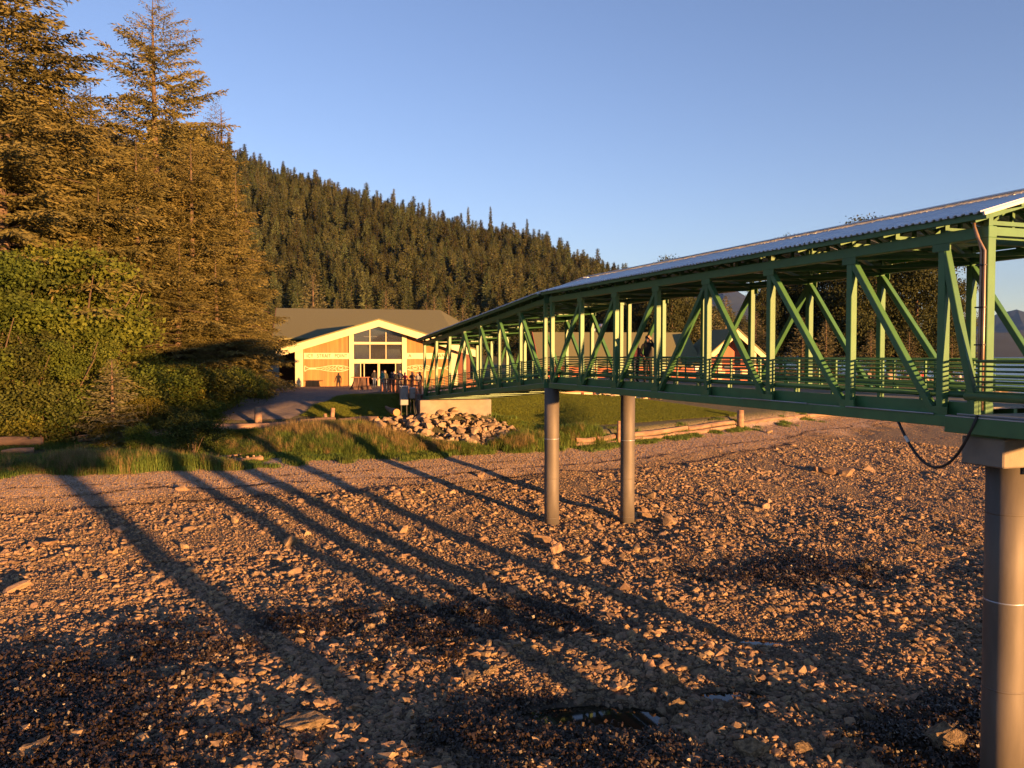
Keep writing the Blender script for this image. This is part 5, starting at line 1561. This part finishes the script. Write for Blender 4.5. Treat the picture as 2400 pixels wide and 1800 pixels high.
# ================================================================== people
def cloth(name, c): return mat(name, c, tuple(q*.8 for q in c), scale=6, rough=.85, bump=.15, bscale=20)
SKIN = mat("skin", (.52, .31, .22), (.47, .27, .19), rough=.55)
CL = dict(black=cloth("black_cloth", (.018, .017, .018)), navy=cloth("navy_cloth", (.025, .03, .06)), teal=cloth("teal_cloth", (.04, .22, .18)), red=cloth("red_cloth", (.50, .05, .05)),
          grey=cloth("grey_cloth", (.22, .21, .20)), jean=cloth("denim", (.07, .09, .15)), brown=cloth("brown_cloth", (.12, .065, .05)), maroon=cloth("maroon_cloth", (.10, .025, .035)), shoe=cloth("dark_shoes", (.02, .018, .016)),
          olive=cloth("olive_cloth", (.06, .06, .03)), pale=cloth("pale_cloth", (.5, .45, .38)))
HAIRS = dict(dark=cloth("dark_hair", (.025, .017, .012)), fair=cloth("fair_hair", (.34, .21, .09)), grey=cloth("grey_hair", (.30, .28, .26)), brown=cloth("brown_hair", (.10, .05, .025)))

def person(loc, rz, h, label, top, legs, hair, pose, lean=0.0, long_hair=False, cap=None, sleeves=True, bag=None, group=None):
    s = h/1.75
    lf = lean
    def Lx(x, y, z):      # lean the upper body forward (towards -y) from the hip
        if z <= .95: return (x, y, z)
        dz = z-.95; return (x, y-math.sin(lf)*dz, .95+math.cos(lf)*dz)
    J = {}; Rd = {}; E = []; REG = []
    def add(n, p, r, par=None, reg="top"):
        J[n] = Vector(p)*s; Rd[n] = r*s
        if par: E.append((par, n)); REG.append(reg)
    add("pelvis", (0, 0, .96), .145)
    add("waist", Lx(0, 0, 1.10), .135, "pelvis"); add("chest", Lx(0, .005, 1.30), .155, "waist"); add("neck0", Lx(0, .01, 1.45), .085, "chest"); add("neck", Lx(0, -.005, 1.51), .058, "neck0", "skin")
    hd = Lx(0, -.02, 1.60)
    add("head", hd, .088, "neck", "skin"); add("crown", Lx(0, -.012, 1.685), .078, "head", "skin"); add("nose", Lx(0, -.118, 1.605), .014, "head", "skin")
    for sx, sd in ((-1, "l"), (1, "r")):
        add("ear"+sd, Lx(sx*.092, -.005, 1.605), .016, "head", "skin")
        add("sh"+sd, Lx(sx*.185, .01, 1.41), .066, "neck0")
        el, wr = pose[sd]
        el = Vector(el); wr = Vector(wr)
        el.x *= sx; wr.x *= sx
        add("el"+sd, Lx(*el), .046, "sh"+sd, "top" if sleeves else "skin"); add("wr"+sd, Lx(*wr), .032, "el"+sd, "top" if sleeves else "skin")
        dv = (wr-el).normalized(); sidev = dv.cross(Vector((0, 1, 0.3))).normalized()
        pm = wr+dv*.075
        add("palm"+sd, Lx(*pm), .032, "wr"+sd, "skin")
        fw = Vector((0, -.5, -.3)) if pm.z < 1.2 else Vector((0, -.3, .3))
        for q, (o, ln) in enumerate(((-.030, .062), (-.010, .074), (.011, .07), (.030, .055))):
            b = pm+sidev*o+dv*.035; t = b+dv*ln*.5; e = t+(dv+fw).normalized()*ln*.5
            add("f%d%s" % (q, sd), Lx(*b), .010, "palm"+sd, "skin"); add("g%d%s" % (q, sd), Lx(*t), .009, "f%d%s" % (q, sd), "skin"); add("h%d%s" % (q, sd), Lx(*e), .0075, "g%d%s" % (q, sd), "skin")
        tb = wr+dv*.035+sidev*-.03; te = tb+(dv*.6-sidev*.5).normalized()*.055
        add("t%s" % sd, Lx(*tb), .013, "wr"+sd, "skin"); add("u%s" % sd, Lx(*te), .010, "t%s" % sd, "skin")
        st_ = pose.get("stride", .05)*sx
        add("hip"+sd, (sx*.095, 0, .90), .105, "pelvis", "legs"); add("kn"+sd, (sx*.105, -.02+st_*.5, .50), .068, "hip"+sd, "legs"); add("an"+sd, (sx*.11, .02+st_, .09), .046, "kn"+sd, "legs")
        add("toe"+sd, (sx*.125, -.13+st_, .042), .040, "an"+sd, "shoe")
    names = list(J); ix = {n: i for i, n in enumerate(names)}
    me = bpy.data.meshes.new("tmp"); me.from_pydata([J[n] for n in names], [(ix[a], ix[b]) for a, b in E], [])
    ob = bpy.data.objects.new("tmp", me); COL.objects.link(ob)
    sk = ob.modifiers.new("skin", 'SKIN'); sk.use_smooth_shade = True
    ob.modifiers.new("sub", 'SUBSURF').levels = 1
    for i, n in enumerate(names):
        v = me.skin_vertices[0].data[i]; r = Rd[n]
        v.radius = (r*1.18, r*.85) if n in ("chest", "waist", "pelvis") else (r, r)
        v.use_root = (n == "pelvis")
    dg = bpy.context.evaluated_depsgraph_get()
    body = bpy.data.meshes.new_from_object(ob.evaluated_get(dg)); body.name = "person"
    bpy.data.objects.remove(ob); bpy.data.meshes.remove(me)
    body.materials.clear()
    regs = ["top", "legs", "skin", "shoe"]
    for m in (CL[top], CL[legs], SKIN, CL["shoe"]): body.materials.append(m)
    A = np.array([J[a][:] for a, b in E]); Bq = np.array([J[b][:] for a, b in E])
    cen = np.empty(len(body.polygons)*3, np.float32); body.polygons.foreach_get("center", cen); cen = cen.reshape(-1, 3)
    rad_ = np.array([(Rd[a]+Rd[b])/2 for a, b in E])
    AB = Bq-A; t = np.clip(((cen[:, None]-A[None])*AB[None]).sum(-1)/np.maximum((AB*AB).sum(-1), 1e-9)[None], 0, 1)
    dist = np.linalg.norm(cen[:, None]-(A[None]+t[..., None]*AB[None]), axis=-1)-rad_[None]
    near = dist.argmin(1)
    body.polygons.foreach_set("material_index", np.array([regs.index(REG[k]) for k in near], np.int32))
    body.polygons.foreach_set("use_smooth", np.ones(len(body.polygons), dtype=bool))
    root = empty("person", loc, rz, label, "person", group)
    link(bpy.data.objects.new("body", body), root)
    # hair: shell over the skull (or cap)
    hc = Vector(Lx(0, .012, 1.655))*s
    m = MB(); n = 14
    for i in range(6):
        ph = math.pi/2*i/5*1.12
        for j in range(n):
            a = 2*math.pi*j/n; r = .102*s
            fr = 1.0 if math.sin(a) > -.2 else .93
            low = .0 if math.sin(a) < -.35 else 1
            zz = math.cos(ph)*.10*s if (low or i < 4) else math.cos(math.pi/2*3/5*1.12)*.10*s
            rr_ = math.sin(ph)*r*fr if (low or i < 4) else math.sin(math.pi/2*3/5*1.12)*r*fr
            m.v.append((hc.x+rr_*math.cos(a), hc.y+rr_*1.12*math.sin(a), hc.z+zz))
    for i in range(5):
        for j in range(n):
            a = i*n+j; b = i*n+(j+1) % n; m.f.append((a, b, b+n, a+n))
    if long_hair:
        for sgn in (-1, 0, 1):
            p = Vector(Lx(sgn*.06, .06, 1.62))*s; q = Vector(Lx(sgn*.075, .075, 1.40))*s
            m.tube([p, (p+q)/2, q], [.055*s, .05*s, .025*s], 8)
    m.build("hair", HAIRS[hair], root, True)
    if cap:
        m = MB(); c2 = Vector(Lx(0, -.005, 1.675))*s
        m.tube([c2, c2+Vector((0, 0, .06*s)), c2+Vector((0, 0, .095*s))], [.112*s, .10*s, .05*s], 14); m.prism([c2+Vector((-.075*s, -.09*s, 0)), c2+Vector((.075*s, -.09*s, 0)), c2+Vector((.05*s, -.19*s, -.01)), c2+Vector((-.05*s, -.19*s, -.01))], (0, 0, .012)); m.build("cap", CL[cap], root, True)
    m = MB()
    for sx in (-1, 1):
        c = Vector(Lx(sx*.034, -.098, 1.625))*s; m.box(c-Vector((.012, .008, .008))*s, c+Vector((.012, .008, .008))*s)
    m.build("eyes", CL["black"], root)
    c = Vector(Lx(0, -.098, 1.555))*s; MB().box(c-Vector((.022, .007, .005))*s, c+Vector((.022, .007, .005))*s).build("mouth", CL["maroon"], root)
    if bag:
        m = MB(); c = Vector(Lx(0, .19, 1.25))*s; m.box(c-Vector((.13, .08, .20)), c+Vector((.13, .08, .20))); m.build("backpack", CL[bag], root, bevel=.04)
    return root
DOWN = dict(l=((.245, .03, 1.12), (.255, -.04, .87)), r=((.245, .03, 1.12), (.255, -.04, .87)))
RAILP = dict(l=((.27, .02, 1.15), (.22, -.28, 1.02)), r=((.27, .02, 1.15), (.22, -.28, 1.02)))
PHOTO = dict(l=((.26, -.10, 1.22), (.09, -.24, 1.52)), r=((.26, -.10, 1.22), (.09, -.24, 1.52)))
ONEUP = dict(l=((.25, .02, 1.13), (.16, -.20, 1.0)), r=((.27, -.08, 1.30), (.10, -.15, 1.60)))
WALK = dict(l=((.24, -.06, 1.13), (.24, -.22, .95)), r=((.24, .10, 1.13), (.25, .05, .88)), stride=.16)
CROSS = dict(l=((.25, -.04, 1.14), (.06, -.20, 1.14)), r=((.25, -.04, 1.14), (.06, -.20, 1.10)))

# two people on the bridge
def on_bridge(u, v): 
    p = W(u, v, -1.145); return (p.x, p.y, p.z)
face_cam = math.atan2(-BR.x, BR.y)     # unused helper direction
person(on_bridge(15.75, .62), R_(-8), 1.86, "person in a black jacket and cap on the bridge, one hand raised to the brow", "black", "black", "dark", ONEUP, .06, cap="black")
person(on_bridge(16.75, .62), R_(25), 1.66, "person in a dark maroon coat leaning on the bridge rail", "maroon", "navy", "brown", RAILP, .16, bag=None)
# people at the hall entrance
GP = "people gathered at the hall entrance"
ZL = -2.98
for px, Y, h, rz, lab, top, legs, hair, pose, kw in [
    (877, 84.5, 1.78, 20, "person in a black jacket and white trousers stepping out of the hall doors", "black", "jean", "dark", WALK, {}),
    (896, 73.2, 1.74, -30, "person in a teal T-shirt with a hand on the end of the timber railing", "teal", "grey", "brown", RAILP, dict(sleeves=False)),
    (902, 76.0, 1.76, 10, "person with fair hair behind the one in teal", "olive", "jean", "fair", DOWN, dict(long_hair=True)),
    (918, 72.0, 1.66, 40, "dark-dressed person, leftmost of the group behind the railing", "black", "navy", "dark", CROSS, {}),
    (924.5, 71.2, 1.70, -20, "person in a navy top with fair hair behind the railing", "navy", "black", "fair", DOWN, {}),
    (931, 70.2, 1.62, 30, "short person in black with brown hair at the middle of the railing", "black", "black", "brown", DOWN, dict(long_hair=True)),
    (938, 70.8, 1.78, 0, "tallest person of the railing group, in a grey-blue top", "navy", "grey", "grey", CROSS, {}),
    (949, 68.6, 1.60, -15, "person in a bright red hooded top at the railing", "red", "black", "dark", RAILP, {}),
    (966, 66.8, 1.66, 25, "person in brown taking a photograph over the railing", "brown", "navy", "brown", PHOTO, {}),
    (979, 65.8, 1.60, -25, "person with long hair in a striped scarf nearest the bridge end", "grey", "black", "dark", CROSS, dict(long_hair=True)),
    (984, 66.8, 1.64, 35, "person in black half hidden behind the long-haired one", "black", "black", "dark", DOWN, {}),
]:
    person((at(px, Y), Y, LZ(Y)), R_(rz), h, lab, top, legs, hair, pose, group=GP, **kw)
# a few people beyond the railing at the right
for px, Y, lab, top, hair in ((2098, 123, "far person in navy on the stone bank", "navy", "dark"), (2163, 122, "far person in red on the stone bank", "red", "dark"), (2250, 122, "far person in a pale top beside the conduits", "pale", "fair"), (2262, 123, "far person in maroon beside the one in a pale top", "maroon", "brown")):
    x = at(px, Y); person((x, Y, z1(x, Y)+1.1), R_(px % 50-20), 1.7, lab, top, "jean", hair, DOWN, group="people beyond the bridge railing")

# ================================================================== the evening air over the strait
hz = bpy.data.materials.new("evening_air"); hz.use_nodes = True
_nt = hz.node_tree
for _q in list(_nt.nodes):
    if _q.type == 'BSDF_PRINCIPLED': _nt.nodes.remove(_q)
_pv = _nt.nodes.new("ShaderNodeVolumePrincipled"); _pv.inputs["Color"].default_value = (0.55, 0.75, 1.0, 1); _pv.inputs["Density"].default_value = 3.2e-5; _pv.inputs["Anisotropy"].default_value = 0.75
_nt.links.new(_pv.outputs[0], _nt.nodes["Material Output"].inputs["Volume"])
o = MB().box((-13000, -120, -60), (13000, 14500, 1300)).build("haze", hz)
tag(o, "thin blue evening haze over the strait and the far mountains", "haze", kind="stuff")
